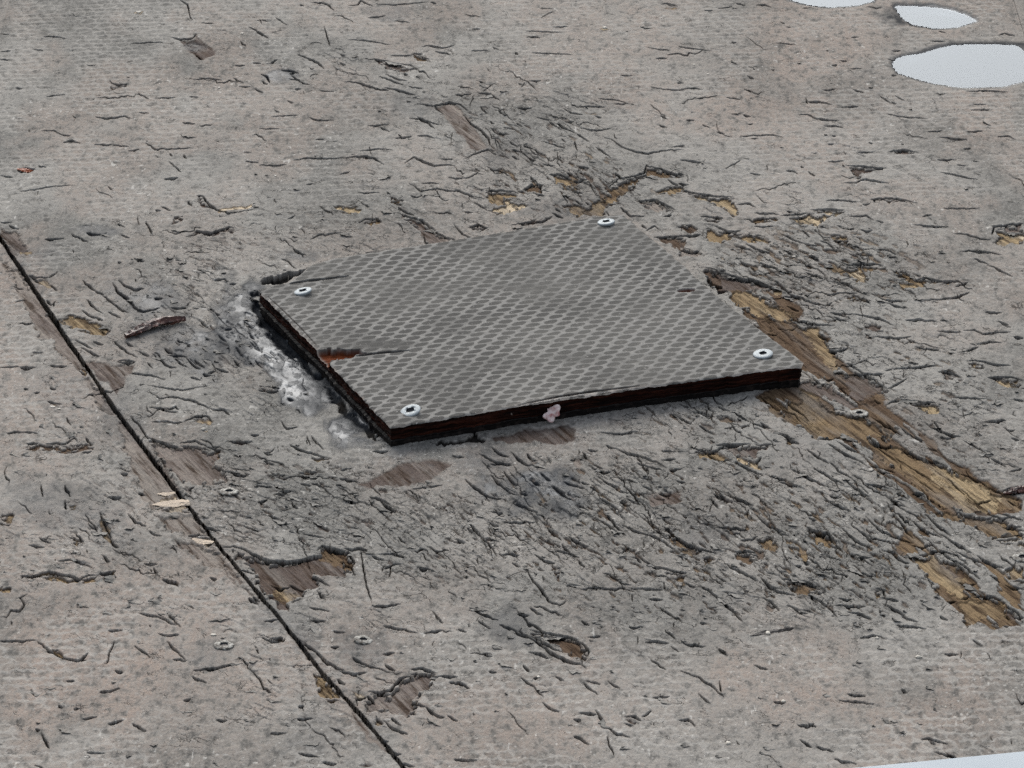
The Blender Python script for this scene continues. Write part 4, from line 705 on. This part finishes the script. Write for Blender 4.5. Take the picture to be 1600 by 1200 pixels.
pn = sstep(.93, 1.06, pf + (fbm(px_ / 1.2, py_ / 1.6, 250, 2) - .5) * .22)
wearp = fbm(px_ / 26, py_ / 22, 255, 4)
smear = 1 - sstep(.0, 1.0, np.abs(py_ - (pm(640, 540)[1] + (px_ - pm(640, 540)[0]) * .02)) / 7.0) * 1.0
pnw = pn * np.clip(.60 + .8 * sstep(.34, .58, wearp), 0, 1)
def near_pixel(u, v, ru, rv, ang=0.):                 # soft blob on the plate around an image pixel
    c = pm(u, v); x = (px_ - c[0]) / MM; y = (py_ - c[1]) * KY / MM; a = math.radians(-ang)
    X = x * math.cos(a) + y * math.sin(a); Y = -x * math.sin(a) + y * math.cos(a)
    return np.sqrt((X / ru) ** 2 + (Y / rv) ** 2)
worn = np.clip(1 - sstep(.3, 1, near_pixel(600, 538, 75, 9, 0)), 0, 1); worn = np.maximum(worn, .8 * (1 - sstep(.2, 1, near_pixel(830, 450, 70, 10, 0))))
worn = np.maximum(worn, .8 * (1 - sstep(.2, 1, near_pixel(850, 645, 120, 14, 8)))); worn = np.maximum(worn, .9 * (1 - sstep(.3, 1, near_pixel(475, 470, 40, 8, 0)))); worn = np.maximum(worn, .7 * (1 - sstep(.2, 1, near_pixel(900, 560, 60, 14, 0))))
pnw = pnw * (1 - .85 * worn)
pw = np.zeros_like(px_); pt = np.zeros_like(px_)
notch = sstep(1.05, .85, near_pixel(512, 554, 56, 9.5, -3) + (fbm(px_ / 2, py_ / 3, 261, 3) - .5) * .7) * (px_ > -1e9)
pw = np.maximum(pw, notch); pt = np.where(notch > .1, .37, pt)
n2 = sstep(1.05, .8, near_pixel(1072, 453, 14, 3.2, -4) + (fbm(px_ / 2, py_ / 3, 263, 3) - .5) * .5); pw = np.maximum(pw, n2)
PZ = PT + pnw * .06 + (fbm(px_ / 30, py_ / 30, 265, 2) - .5) * .6 + (fbm(px_ / 1.6, py_ / 1.6, 267, 2) - .5) * .08
PZ = PZ - notch * (2.2 + 1.2 * fbm(px_ / 6, py_ / 1.2, 269, 3)) - n2 * 1.6
def pcrack(pts, w, lift, dep):
    global PZ, PCR
    P = [tuple(pm(*p)) for p in pts]; d, s, t, tot = seg_field(P, px_, py_)
    tau = np.clip(4 * t * (1 - t), 0, 1) ** .6; near_ = s <= 0
    g = np.where(near_, 1 - sstep(w * tau * .7, w * tau + .15, d), 1 - sstep(0, .2, d)) * ((t > 0) & (t < 1))
    PZ = PZ - g * dep + np.where(~near_ & (t > 0) & (t < 1), lift * tau * np.exp(-d / 2.5), 0); PCR = np.maximum(PCR, g)
PCR = np.zeros_like(px_)
pcrack([(556, 556), (580, 552), (610, 549), (640, 547)], .5, .3, 1.0)
pcrack([(452, 443), (480, 438), (510, 435), (545, 431)], .5, .4, 1.6)
pcrack([(418, 462), (440, 482), (470, 512), (495, 540)], .25, .1, .4)
pcrack([(810, 633), (870, 620), (920, 612), (1000, 603)], .35, .4, .5)
ed = np.minimum(np.minimum(np.arange(NS)[None] * np.ones((NTt, 1)), np.arange(NS)[None, ::-1] * np.ones((NTt, 1))), np.minimum(np.arange(NTt)[:, None] * np.ones((1, NS)), np.arange(NTt)[::-1, None] * np.ones((1, NS))))
PZ = PZ - .7 * np.exp(-ed / 1.4) * (.4 + .9 * fbm(px_ / 3, py_ / 3, 271, 2))
mp_ = NT("coated_anti_slip_film")
a1 = mp_.n("ShaderNodeAttribute", attribute_name="A"); s1 = mp_.n("ShaderNodeSeparateColor"); mp_.l(a1.outputs["Color"], s1.inputs[0])
fine = mp_.noise(1000, 3, .6); mid = mp_.noise(170, 4, .6); big = mp_.noise(22, 3)
c = mp_.mix(mid, (.070, .069, .065), (.110, .108, .101)); c = mp_.mix(mp_.rng(big, .4, .65), c, (.13, .127, .117))
c = mp_.mix(mp_.rng(fine, .45, .28, 0, .5), c, (.05, .05, .048))
c = mp_.mix(mp_.math('MULTIPLY', s1.outputs[0], mp_.rng(mp_.noise(420, 2), .25, .6, .55, .9)), c, (.295, .288, .268))
c = mp_.mix(mp_.math('MULTIPLY', mp_.rng(mp_.noise(600, 2, .5), .68, .74), .6), c, (.5, .48, .45))
wc = mp_.mix(mp_.noise(500, 3, .6, st=(.15, 1, 1)), (.03, .008, .004), (.20, .055, .02))
c = mp_.mix(s1.outputs[1], c, wc); c = mp_.mix(s1.outputs[2], c, (.03, .022, .018)); c = mp_.mix(mp_.math('MULTIPLY', a1.outputs["Alpha"], .8), c, (.62, .55, .48))
mp_.l(c, mp_.b.inputs["Base Color"]); mp_.l(mp_.rng(mid, .3, .7, .42, .62), mp_.b.inputs["Roughness"]); mp_.b.inputs['Specular IOR Level'].default_value = .05; mp_.matte(c, mp_.bump(mp_.math('ADD', fine, mid), .0002, .6), .25)
plate = empty("cover_plate", (float(px_.mean()) / 1000, float(py_.mean()) / 1000, 0)); PL = plate.location.copy()
tag(plate, "square cover plate of plywood with a dark net pattern, screwed over the deck", "cover plate")
V = np.stack([px_, py_, PZ], -1).reshape(-1, 3) / 1000 - np.array(PL)[None]
idx = np.arange(NS * NTt).reshape(NTt, NS); F = np.stack([idx[:-1, :-1], idx[:-1, 1:], idx[1:, 1:], idx[1:, :-1]], -1).reshape(-1, 4)
me = fast_mesh("top_film", V, F)
lite = np.exp(-ed / 1.2) * sstep(.45, .62, fbm(px_ / 8, py_ / 8, 281, 3)) * .8
fw = np.exp(-(np.arange(NTt)[:, None] / 4.0)) * np.exp(-(((s_[..., 0] - .45) / .16) ** 2)) * sstep(.3, .5, fbm(px_ / 3, py_ / 3, 283, 2))
lite = np.clip(np.maximum(lite, 1.2 * fw), 0, 1)
set_attr(me, "A", np.stack([pnw, pw, PCR, lite], -1).reshape(-1, 4))
link("top_film", me, mp_.m, plate)
# plywood core: the outline ring carried down through the veneers
ring = np.concatenate([cb[:-1], cr[:-1], ct[::-1][:-1], cl[::-1][:-1]])
rz0 = np.concatenate([PZ[0, :-1], PZ[:-1, -1], PZ[-1, ::-1][:-1], PZ[::-1, 0][:-1]])
def ringwall(name, ring, ztop, zbot, nz, rough, mat, seed, off=0.0, cap=False):
    n_ = len(ring); tg = np.roll(ring, -1, 0) - np.roll(ring, 1, 0)
    k = np.ones(9) / 9; tg = np.stack([np.convolve(np.r_[tg[-4:, a], tg[:, a], tg[:4, a]], k, 'valid') for a in (0, 1)], -1)
    tg /= np.hypot(*tg.T)[:, None] + 1e-9; nrm = np.stack([tg[:, 1], -tg[:, 0]], -1)
    arc = np.r_[0, np.cumsum(np.hypot(*(ring[1:] - ring[:-1]).T))]
    Vs = []
    for k in range(nz + 1):
        f = k / nz; z = ztop * (1 - f) + zbot * f
        zz = (np.asarray(ztop) * 0 + 1) * z
        lay = math.sin(f * nz * .0 + f * 6.5 * math.pi) * .28
        d = off - .05 + (-.25 - .25 * lay if k > 0 else 0) - rough * (fbm(arc / 2.5, arc * 0 + k * .55, seed, 3) * .9 if k > 0 else 0)
        if k > 0: d = d - rough * .6 * sstep(.55, .8, vnoise(arc / 7 + 3 * k, arc * 0 + int(f * 6), seed + 9))
        Vs.append(np.column_stack([ring + nrm * np.broadcast_to(d, (n_,))[:, None], np.broadcast_to(zz, (n_,))]))
    V = np.concatenate(Vs)
    F = []; i = np.arange(n_); j = (i + 1) % n_
    for k in range(nz): F.append(np.stack([k * n_ + i, (k + 1) * n_ + i, (k + 1) * n_ + j, k * n_ + j], -1))
    F = np.concatenate(F)
    if cap:
        c = ring.mean(0); V = np.vstack([V, [c[0], c[1], float(np.mean(ztop))]]); F = np.vstack([F, np.stack([i, j, np.full(n_, len(V) - 1), np.full(n_, len(V) - 1)], -1)[:0]])
    me = fast_mesh(name, V / 1000 - np.array(PL)[None], F)
    if cap:
        bm = bmesh.new(); bm.from_mesh(me); bm.verts.ensure_lookup_table(); cvt = bm.verts[len(V) - 1]
        for a in range(n_): 
            fc = bm.faces.new((bm.verts[a], bm.verts[(a + 1) % n_], cvt)); fc.smooth = True
        bm.to_mesh(me); bm.free()
    return link(name, me, mat, plate)
mc = NT("wet_dark_plywood_edge")
lay = mc.noise(1.0, 4, .6, st=(60, 60, 900)); lay2 = mc.noise(1.0, 3, .6, st=(400, 400, 1500))
cc = mc.ramp(lay, [(.28, (.002, .001, .001)), (.46, (.010, .004, .003)), (.58, (.032, .010, .006)), (.78, (.085, .028, .018))]); cc = mc.mix(mc.rng(lay2, .5, .3, 0, .6), cc, (.003, .002, .002))
cc = mc.mix(mc.rng(mc.noise(260, 2, .5), .74, .80, 0, .7), cc, (.5, .42, .36))
mc.l(cc, mc.b.inputs["Base Color"]); mc.b.inputs["Roughness"].default_value = .42; mc.b.inputs["Specular IOR Level"].default_value = .12; mc.matte(cc, mc.bump(mc.math('ADD', lay, lay2), .0008, .8), .3)
ringwall("plywood_core", ring, rz0 - .02, 3.2, 18, .8, mc.m, 300)
mb = NT("dark_base_board"); mb.l(mb.mix(mb.rng(mb.noise(400, 3), .5, .7), (.005, .004, .004), (.022, .017, .015)), mb.b.inputs["Base Color"]); mb.b.inputs["Roughness"].default_value = .5; mb.b.inputs["Specular IOR Level"].default_value = .15  # mottled near-black board under the core
nb_, nr_, nt_ = len(cb) - 1, len(cr) - 1, len(ct) - 1
offs = np.full(len(ring), -.9); offs[nb_ + nr_ + nt_:] = .7
offs = np.convolve(np.r_[offs[-20:], offs, offs[:20]], np.ones(41) / 41, 'valid')
ringwall("base_board", ring, 2.9, -1.8, 8, .3, mb.m, 320, off=offs, cap=True)

# ---------------------------------------------------------------- screws
mz = NT("zinc_screw_head"); mz.l(mz.mix(mz.noise(700, 3), (.15, .17, .18), (.30, .33, .34)), mz.b.inputs["Base Color"]); mz.b.inputs["Metallic"].default_value = .6; mz.b.inputs["Roughness"].default_value = .5; mz.matte(mz.mix(mz.noise(700, 3), (.36, .40, .42), (.58, .63, .65)), mz.bump(mz.noise(900, 2), .0001), .45)
mzo = NT("dulled_screw_head"); mzo.l(mzo.mix(mzo.rng(mzo.noise(500, 4, .6), .42, .6), (.03, .026, .022), (.22, .22, .20)), mzo.b.inputs["Base Color"]); mzo.b.inputs["Metallic"].default_value = .25; mzo.b.inputs["Roughness"].default_value = .5; mzo.matte(mzo.mix(mzo.rng(mzo.noise(500, 4, .6), .42, .6), (.08, .072, .062), (.48, .47, .43)), mzo.bump(mzo.noise(900, 2), .0002), .35)
mr_ = NT("dark_drive_recess"); mr_.b.inputs["Base Color"].default_value = (.03, .035, .04, 1); mr_.b.inputs["Roughness"].default_value = .6; mr_.b.inputs["Metallic"].default_value = .4
def screw_mesh(R, square=True, rec=.40, thick=1.0, rot=.4):
    n_ = 48; bm = bmesh.new(); rings = []
    prof = [(R * .92, -thick), (R * .985, -thick * .55), (R, -.12), (R * .95, .06), (R * .7, .16), (R * .42, .18)]
    for r, z in prof:
        rings.append([bm.verts.new((r * math.cos(2 * math.pi * k / n_) / 1000, r * math.sin(2 * math.pi * k / n_) / 1000, z / 1000)) for k in range(n_)])
    def sq(th):
        if square: return rec * R / max(abs(math.cos(th)), abs(math.sin(th))) * .98
        return rec * R * (1.0 + .22 * math.cos(6 * th))
    for sc_, z in ((1.0, .17), (.93, -.55), (.0001, -.75)):
        rings.append([bm.verts.new((sq(2 * math.pi * k / n_) * sc_ * math.cos(2 * math.pi * k / n_ + rot) / 1000, sq(2 * math.pi * k / n_) * sc_ * math.sin(2 * math.pi * k / n_ + rot) / 1000, z / 1000)) for k in range(n_)])
    # shank going down into the wood
    sh = [[bm.verts.new((r * math.cos(2 * math.pi * k / n_) / 1000, r * math.sin(2 * math.pi * k / n_) / 1000, z / 1000)) for k in range(n_)] for r, z in ((R * .45, -thick - 1.6), (R * .40, -thick - 6))]
    order = [sh[1], sh[0]] + rings
    for m_, (a, b) in enumerate(zip(order[:-1], order[1:])):
        for k in range(n_):
            f = bm.faces.new((a[k], a[(k + 1) % n_], b[(k + 1) % n_], b[k])); f.smooth = True; f.material_index = 1 if m_ >= 8 else 0
    me = bpy.data.meshes.new("screw"); bm.to_mesh(me); bm.free(); return me
def screw(u, v, z, R, tilt, mat, parent=None, rot=.4, thick=1.0, square=True):
    me = screw_mesh(R, square=square, rot=rot, thick=thick); me.materials.append(mat); me.materials.append(mr_.m)
    o = bpy.data.objects.new("screw", me); SC.collection.objects.link(o)
    p = Vector(at(u, v, z / 1000)); o.rotation_euler = (math.radians(tilt[0]), math.radians(tilt[1]), 0)
    if parent is not None: o.parent = parent; p = p - parent.location
    o.location = p; return o
def hz(u, v):                                        # deck height under an image pixel, mm
    a = atm(u, v); i = int((a[0] - X0) / DXG); j = int((a[1] - Y0) / DYG); return float(HT_R[j, i] if eR[j, i] > 0 else HT_L[j, i])
def pz(u, v):
    c = pm(u, v); k = np.argmin((px_ - c[0]) ** 2 + (py_ - c[1]) ** 2); return float(PZ.flat[k])
for u, v, R, tl, rt in ((641, 641, 4.6, (9, -14), .1), (473, 454, 4.2, (-2, -12), .3), (1192, 552, 4.5, (3, -5), .9), (947, 346, 4.2, (-3, -6), .3)):
    screw(u, v, pz(u, v) + .95, R, tl, mz.m, plate, rt)
def hzm(u, v):                                       # highest deck point close by
    return max(hz(u + a, v + b) for a in (-9, -4, 0, 4, 9) for b in (-5, 0, 5))
DS = [(1343, 645, 4.2, (0, 0), "dull screw in the deck beside bare ochre wood, off the plate's near right corner"),
      (1598, 870, 4.6, (2, 0), "bright screw half cut off by the right edge below a pale wood splinter"),
      (358, 767, 4.4, (-3, 0), "sunken screw in grey coating just right of the joint"),
      (568, 999, 4.0, (0, 8), "screw in a dark wet eye shaped hollow below the peeled brown patch"),
      (350, 1007, 4.3, (0, 0), "grey screw flush in the left plywood sheet, ringed by dark dirt")]
for u, v, R, tl, lab in DS:
    # each sits in its own bored seat: flatten the head height to the mean level
    o = screw(u, v, max(hzm(u, v), -.5) + .42, R * .95, tl, mzo.m, None, RNG.random(), .8)
    tag(o, lab, "screw", "screws driven into the deck")

# ---------------------------------------------------------------- curled scales of coating standing up from the deck
def flakes(n, seed):
    rg = np.random.default_rng(seed); Vs, Fs, base = [], [], 0
    nu, nv = 7, 4
    while n > 0:
        k = rg.integers(len(DENS)); cx, cy, rx, ry, ang, am, ln = DENS[k]
        if rg.random() > am * rx * ry / 60000: continue
        r = math.sqrt(rg.random()) * .9; a = rg.random() * 6.283; u = cx + rx * r * math.cos(a); v = cy + ry * r * math.sin(a)
        if not (5 < u < 1595 and 5 < v < 1195) or wood_at(u, v) > .5: continue
        g = atm(u, v); i = int((g[0] - X0) / DXG); j = int((g[1] - Y0) / DYG)
        if eR[j, i] < 3 and eL[j, i] < 3: continue
        if PUD[j, i] > .1: continue
        n -= 1
        th = math.radians(ang + rg.normal() * 16)
        l = 2.4 + 8.5 * rg.random() ** 2.2; w = min(l, 4.5) * (.5 + .6 * rg.random()); up = .15 + .70 * rg.random() ** 1.8
        ex = np.array((math.cos(th), -math.sin(th) / KY)); ex /= np.hypot(*ex); ex *= 1.0
        ey = np.array((ex[1], -ex[0])); ey = ey if ey[1] < 0 else -ey          # towards the viewer's side of the split
        zb = float((HT_R if eR[j, i] > 0 else HT_L)[j, i]); zb = max(zb, -.5)
        top = []; ph = rg.random(6) * 6.28
        for q in range(nv):
            fv = q / (nv - 1)
            for p in range(nu):
                fu = p / (nu - 1) * 2 - 1
                wid = (1 - .35 * fv ** 2) * (1 - .12 * math.sin(3 * fu + ph[0]))
                ragg = .16 * math.sin(5 * fu + ph[1]) + .10 * math.sin(11 * fu + ph[2])
                y = (fv * (1 - .45 * fu * fu) + (ragg * fv)) * w; x = fu * l * .5 * wid + .1 * math.sin(7 * fv + ph[3]) * l * .2
                z = zb - .25 + (up + .25) * fv ** 1.7 * (1 - .35 * fu * fu) + .06 * math.sin(4 * fu + ph[4])
                top.append((g[0] + ex[0] * x + ey[0] * y, g[1] + ex[1] * x + ey[1] * y, z))
        top = np.array(top); bot = top - np.array((0, 0, .26)); Vs.append(np.vstack([top, bot]))
        N_ = nu * nv; F = []
        for q in range(nv - 1):
            for p in range(nu - 1):
                a_, b_, c_, d_ = q * nu + p, q * nu + p + 1, (q + 1) * nu + p + 1, (q + 1) * nu + p
                F += [(a_, b_, c_, d_), (a_ + N_, d_ + N_, c_ + N_, b_ + N_)]
        brd = list(range(nu)) + [nu - 1 + nu * q for q in range(1, nv)] + [N_ - 1 - p for p in range(1, nu)] + [nu * (nv - 1 - q) for q in range(1, nv - 1)]
        for x_, y_ in zip(brd, brd[1:] + brd[:1]): F.append((x_, x_ + N_, y_ + N_, y_))
        Fs.append(np.array(F) + base); base += 2 * N_
    V = np.vstack(Vs); F = np.vstack(Fs); me = fast_mesh("coating_flakes", V / 1000, F, False)
    nv_ = len(V); A = np.zeros((nv_, 4)); B = np.zeros((nv_, 4)); B[:, 1] = np.repeat(rg.random(len(Vs)) * .8 + .1, 2 * nu * nv)
    A[:, 2] = .15
    A[:, 3] = np.tile(np.r_[np.zeros(nu * nv), np.full(nu * nv, .8)], len(Vs))  # undersides take the crack near-black too
    set_attr(me, "A", A); set_attr(me, "B", B)
    o = link("coating_flakes", me, M_DECK, deckR); o["kind"] = "stuff"; return o
flakes(850, 5)

# ---------------------------------------------------------------- loose bits
def rod(name, P, rads, mat, flat=.6, jit=.25, seed=1, sides=9):
    """a broken stick through the points P (mm): rough, splintered, tapering"""
    rg = np.random.default_rng(seed); P = np.array(P, float); d = np.r_[0, np.cumsum(np.linalg.norm(P[1:] - P[:-1], axis=1))]
    n_ = 26; s = np.linspace(0, d[-1], n_); C_ = np.stack([np.interp(s, d, P[:, k]) for k in range(3)], -1); R_ = np.interp(s, np.linspace(0, d[-1], len(rads)), rads)
    ax = P[-1] - P[0]; ax /= np.linalg.norm(ax); sd = np.cross(ax, (0, 0, 1)); sd /= np.linalg.norm(sd)
    V = []
    for i in range(n_):
        for k in range(sides):
            a = 2 * math.pi * k / sides; r = R_[i] * (1 + jit * (rg.random() - .5) * 2 + .3 * math.sin(3 * a + i * .15))
            V.append(C_[i] + sd * math.cos(a) * r + np.array((0, 0, 1)) * math.sin(a) * r * flat)
    F = [(i * sides + k, i * sides + (k + 1) % sides, (i + 1) * sides + (k + 1) % sides, (i + 1) * sides + k) for i in range(n_ - 1) for k in range(sides)]
    c = np.mean(V, 0); V = np.array(V)
    me = fast_mesh(name, (V - c) / 1000, F, False)
    bm = bmesh.new(); bm.from_mesh(me); bm.verts.ensure_lookup_table()
    bm.faces.new([bm.verts[k] for k in range(sides)][::-1]); bm.faces.new([bm.verts[(n_ - 1) * sides + k] for k in range(sides)]); bm.to_mesh(me); bm.free()
    o = link(name, me, mat); o.location = c / 1000; return o
ms_ = NT("red_brown_splintered_wood")
c = ms_.mix(ms_.rng(ms_.noise(500, 3, .6, st=(.3, 1, 1)), .38, .62), (.018, .007, .005), (.10, .035, .022)); c = ms_.mix(ms_.rng(ms_.noise(900, 2), .62, .72), c, (.42, .24, .2))
ms_.l(c, ms_.b.inputs["Base Color"]); ms_.b.inputs["Roughness"].default_value = .45; ms_.bump(ms_.noise(900, 3), .0004)
def p3(u, v, h): g = atm(u, v); return (g[0], g[1], hz(u, v) + h)
tag(rod("wood_splinter", [(*atm(196, 530), 1.6), (*atm(222, 520), 2.0), (*atm(250, 510), 2.4), (*atm(289, 503), 1.8)], [1.3, 2.0, 2.1, 2.2, 1.2], ms_.m, .8, .22, 3),
    "red brown splinter of rotten wood lying between the joint and the plate", "splinter")
tag(rod("wood_splinter", [p3(1568, 771, .4), p3(1590, 769, 1.6), p3(1612, 766, 1.0)], [.5, 1.6, 1.9, 1.2], ms_.m, .8, .35, 5),
    "short rust red splinter at the right edge above the bare wood band", "splinter")
mo_ = NT("orange_red_wood"); mo_.l(mo_.mix(mo_.noise(600, 3), (.16, .03, .012), (.50, .14, .045)), mo_.b.inputs["Base Color"]); mo_.b.inputs["Roughness"].default_value = .5
tag(rod("wood_chip", [p3(27, 266, .5), p3(40, 265, .8), p3(54, 264, .5)], [.5, 1.5, 1.6, .6], mo_.m, .5, .3, 9), "small orange red wood chip near the left edge, above the start of the joint", "wood chip")
mp3 = NT("fresh_pale_wood"); mp3.matte(mp3.mix(mp3.noise(300, 3, .6, st=(.15, 1, 1)), (.38, .27, .17), (.66, .53, .37)), mp3.bump(mp3.noise(900, 2), .0003), .2)
for lab, pts, rr, sd_ in (("upper pale splinter of fresh wood beside the joint", ((246, 772), (262, 771), (274, 770)), [.4, 1.5, 1.3, 1.0], 21),
        ("broad pale splinter of fresh wood beside the joint, middle one of three", ((238, 789), (262, 787), (284, 784), (296, 785)), [.4, 2.6, 3.2, 2.4], 22),
        ("pale orange splinter at the joint, lowest of three, just left of the peeled brown patch", ((300, 843), (318, 845), (333, 849)), [.6, 1.8, 2.0, .9], 23)):
    tag(rod("wood_splinter", [p3(u, v, .35) for u, v in pts], rr, mp3.m, .16, .2, sd_), lab, "splinter", "pale splinters along the joint")
mt_ = NT("dark_grey_twig"); mt_.l(mt_.mix(mt_.noise(700, 3), (.02, .018, .016), (.09, .075, .065)), mt_.b.inputs["Base Color"]); mt_.b.inputs["Roughness"].default_value = .6
tag(rod("twig", [p3(1172, 994, .3), p3(1205, 987, .6), p3(1239, 981, .4)], [.2, .7, .9, .5], mt_.m, .6, .3, 7), "thin dark twig with a pale chip under it, on the lower right of the deck", "twig")
# scrap of pink petal stuck to the front edge of the plate
def scrap(name, center, size, mat, seed, curl=1.0, nrm=(0, -1, .5)):
    rg = np.random.default_rng(seed); n_ = 13; nz = Vector(nrm).normalized(); ex = Vector((1, 0, 0)); ey = nz.cross(ex).normalized()
    ph = rg.random(6) * 6.28; V = []
    for lay in (0, 1):
        for q in range(n_):
            for p in range(n_):
                a, b = p / (n_ - 1) * 2 - 1, q / (n_ - 1) * 2 - 1
                k = math.hypot(a, b); m_ = max(abs(a), abs(b)) + 1e-6; f = m_ / max(k, 1e-6); th = math.atan2(b, a)
                rr = (1 + .28 * math.sin(2 * th + ph[0]) + .16 * math.sin(5 * th + ph[1])) * f
                x, y = a * rr * size[0], b * rr * size[1]
                z = curl * (.9 * math.sin(3.4 * a + ph[2]) * b + .9 * a * a * math.cos(1.7 * b + ph[3]) + .4 * math.sin(6 * a + ph[4]) * .5) - lay * .10
                V.append(tuple((ex * x + ey * y + nz * z) / 1000))
    N_ = n_ * n_; F = []
    for q in range(n_ - 1):
        for p in range(n_ - 1):
            a, b, c, d = q * n_ + p, q * n_ + p + 1, (q + 1) * n_ + p + 1, (q + 1) * n_ + p
            F += [(a, b, c, d), (a + N_, d + N_, c + N_, b + N_)]
    brd = list(range(n_)) + [n_ - 1 + n_ * q for q in range(1, n_)] + [N_ - 1 - p for p in range(1, n_)] + [n_ * (n_ - 1 - q) for q in range(1, n_ - 1)]
    for x_, y_ in zip(brd, brd[1:] + brd[:1]): F.append((x_, x_ + N_, y_ + N_, y_))
    o = link(name, fast_mesh(name, V, F), mat); o.location = [q / 1000 for q in center]; return o
mpk = NT("pale_pink_petal"); mpk.l(mpk.mix(mpk.rng(mpk.noise(420, 3), .4, .62), (.86, .72, .69), (.42, .17, .16)), mpk.b.inputs["Base Color"]); mpk.b.inputs["Roughness"].default_value = .5
pe = at(863, 652, .0045); fr_ = float(cb[np.argmin(np.abs(cb[:, 0] - pe[0] * 1000)), 1])
tag(scrap("petal", (pe[0] * 1000, fr_ - 1.5, 4.6), (3.6, 3.2), mpk.m, 4, 1.1), "crumpled pale pink petal caught on the dark front edge of the plate", "petal")
# whitish film peeling up along the front edge
mwf = NT("whitened_film"); mwf.l(mwf.mix(mwf.noise(500, 2), (.42, .39, .36), (.66, .62, .58)), mwf.b.inputs["Base Color"]); mwf.b.inputs["Roughness"].default_value = .5
rg = np.random.default_rng(8); x0_, x1_ = pm(812, 633)[0], pm(1010, 606)[0]; n_ = 240; pts = []
xs_ = np.linspace(x0_, x1_, n_); amp = sstep(.36, .62, fbm(xs_ / 2.4, xs_ * 0, 401, 3)) * np.sin(np.pi * np.linspace(0, 1, n_)) ** .4
yb_ = np.interp(xs_, cb[:, 0], cb[:, 1])
for q in range(4): pts.append(np.stack([xs_, yb_ + .9 - q * .42 * (.15 + amp), PT - .25 + .33 * q * amp * (1 + .5 * fbm(xs_ / 1.1, xs_ * 0 + q, 405, 2))], -1))
pts = np.vstack(pts); V_ = np.vstack([pts, pts - (0, 0, .22)]); N_ = 4 * n_; Fs = []
for q in range(3):
    for p in range(n_ - 1):
        a, b, c_, d_ = q * n_ + p, q * n_ + p + 1, (q + 1) * n_ + p + 1, (q + 1) * n_ + p
        Fs += [(a, d_, c_, b), (a + N_, b + N_, c_ + N_, d_ + N_)]
for p in range(n_ - 1): a = 3 * n_ + p; Fs += [(a, a + N_, a + 1 + N_, a + 1)]
link("peeling_film_edge", fast_mesh("peeling_film_edge", V_ / 1000 - np.array(PL)[None], Fs, True), mwf.m, plate)
# pale crumbs
mcr = NT("pale_grit"); mcr.l(mcr.mix(mcr.noise(600, 2), (.40, .36, .29), (.62, .59, .52)), mcr.b.inputs["Base Color"]); mcr.b.inputs["Roughness"].default_value = .6
CR = [(378, 53, 1.1), (342, 137, .8), (216, 19, 1.6), (945, 44, 1.7), (1017, 22, .7), (1085, 101, .9), (1106, 116, .8), (318, 672, 1.3), (770, 852, .7), (1321, 937, 1.6), (1437, 1027, 1.5), (1225, 1097, 1.2), (1139, 1161, 1.3), (1297, 1172, 1.0), (1199, 989, 1.4), (1375, 994, 1.6), (1371, 997, 1.0), (842, 1058, .9), (430, 275, .8), (83, 637, 1.2), (92, 640, .8), (240, 672, .6), (1130, 400, .8), (1240, 400, 1.0), (334, 993, 1.2), (1478, 1105, .6)]
for k, (u, v, r) in enumerate(CR):
    r *= .72
    bm = bmesh.new(); bmesh.ops.create_icosphere(bm, subdivisions=2, radius=r / 1000)
    rg2 = random.Random(k)
    ph = [rg2.random() * 6 for _ in range(3)]
    for vt in bm.verts:
        f = 1 + .28 * math.sin(vt.co.x * 2600 / r + ph[0]) + .2 * math.sin(vt.co.y * 3300 / r + ph[1]); vt.co = Vector((vt.co.x * f * 1.25, vt.co.y * f, vt.co.z * f * .4))
    me = bpy.data.meshes.new("crumb"); bm.to_mesh(me); bm.free(); o = link("crumb", me, mcr.m); g = at(u, v)
    o.location = (g[0], g[1], (hz(u, v) + r * .3) / 1000)
    tag(o, "tiny pale crumb of grit lying on the grey coating", "crumb", "pale crumbs scattered over the deck")
# pale metal edging along the near border of the deck
mtr = NT("pale_painted_edging"); mtr.l(mtr.mix(mtr.noise(30, 3), (.34, .40, .44), (.46, .52, .56)), mtr.b.inputs["Base Color"]); mtr.b.inputs["Roughness"].default_value = .55; mtr.b.inputs["Specular IOR Level"].default_value = .3
q = [at(1250, 1213), at(1700, 1169), at(1800, 1300), at(1200, 1330)]
tr_o = slab("edging_strip", [(p[0], p[1]) for p in q], .0016, -.002, mtr.m)
bv = tr_o.modifiers.new("edge", 'BEVEL'); bv.width = .0006; bv.segments = 2
tag(tr_o, "pale blue white painted edging strip in the bottom right corner", "edging")
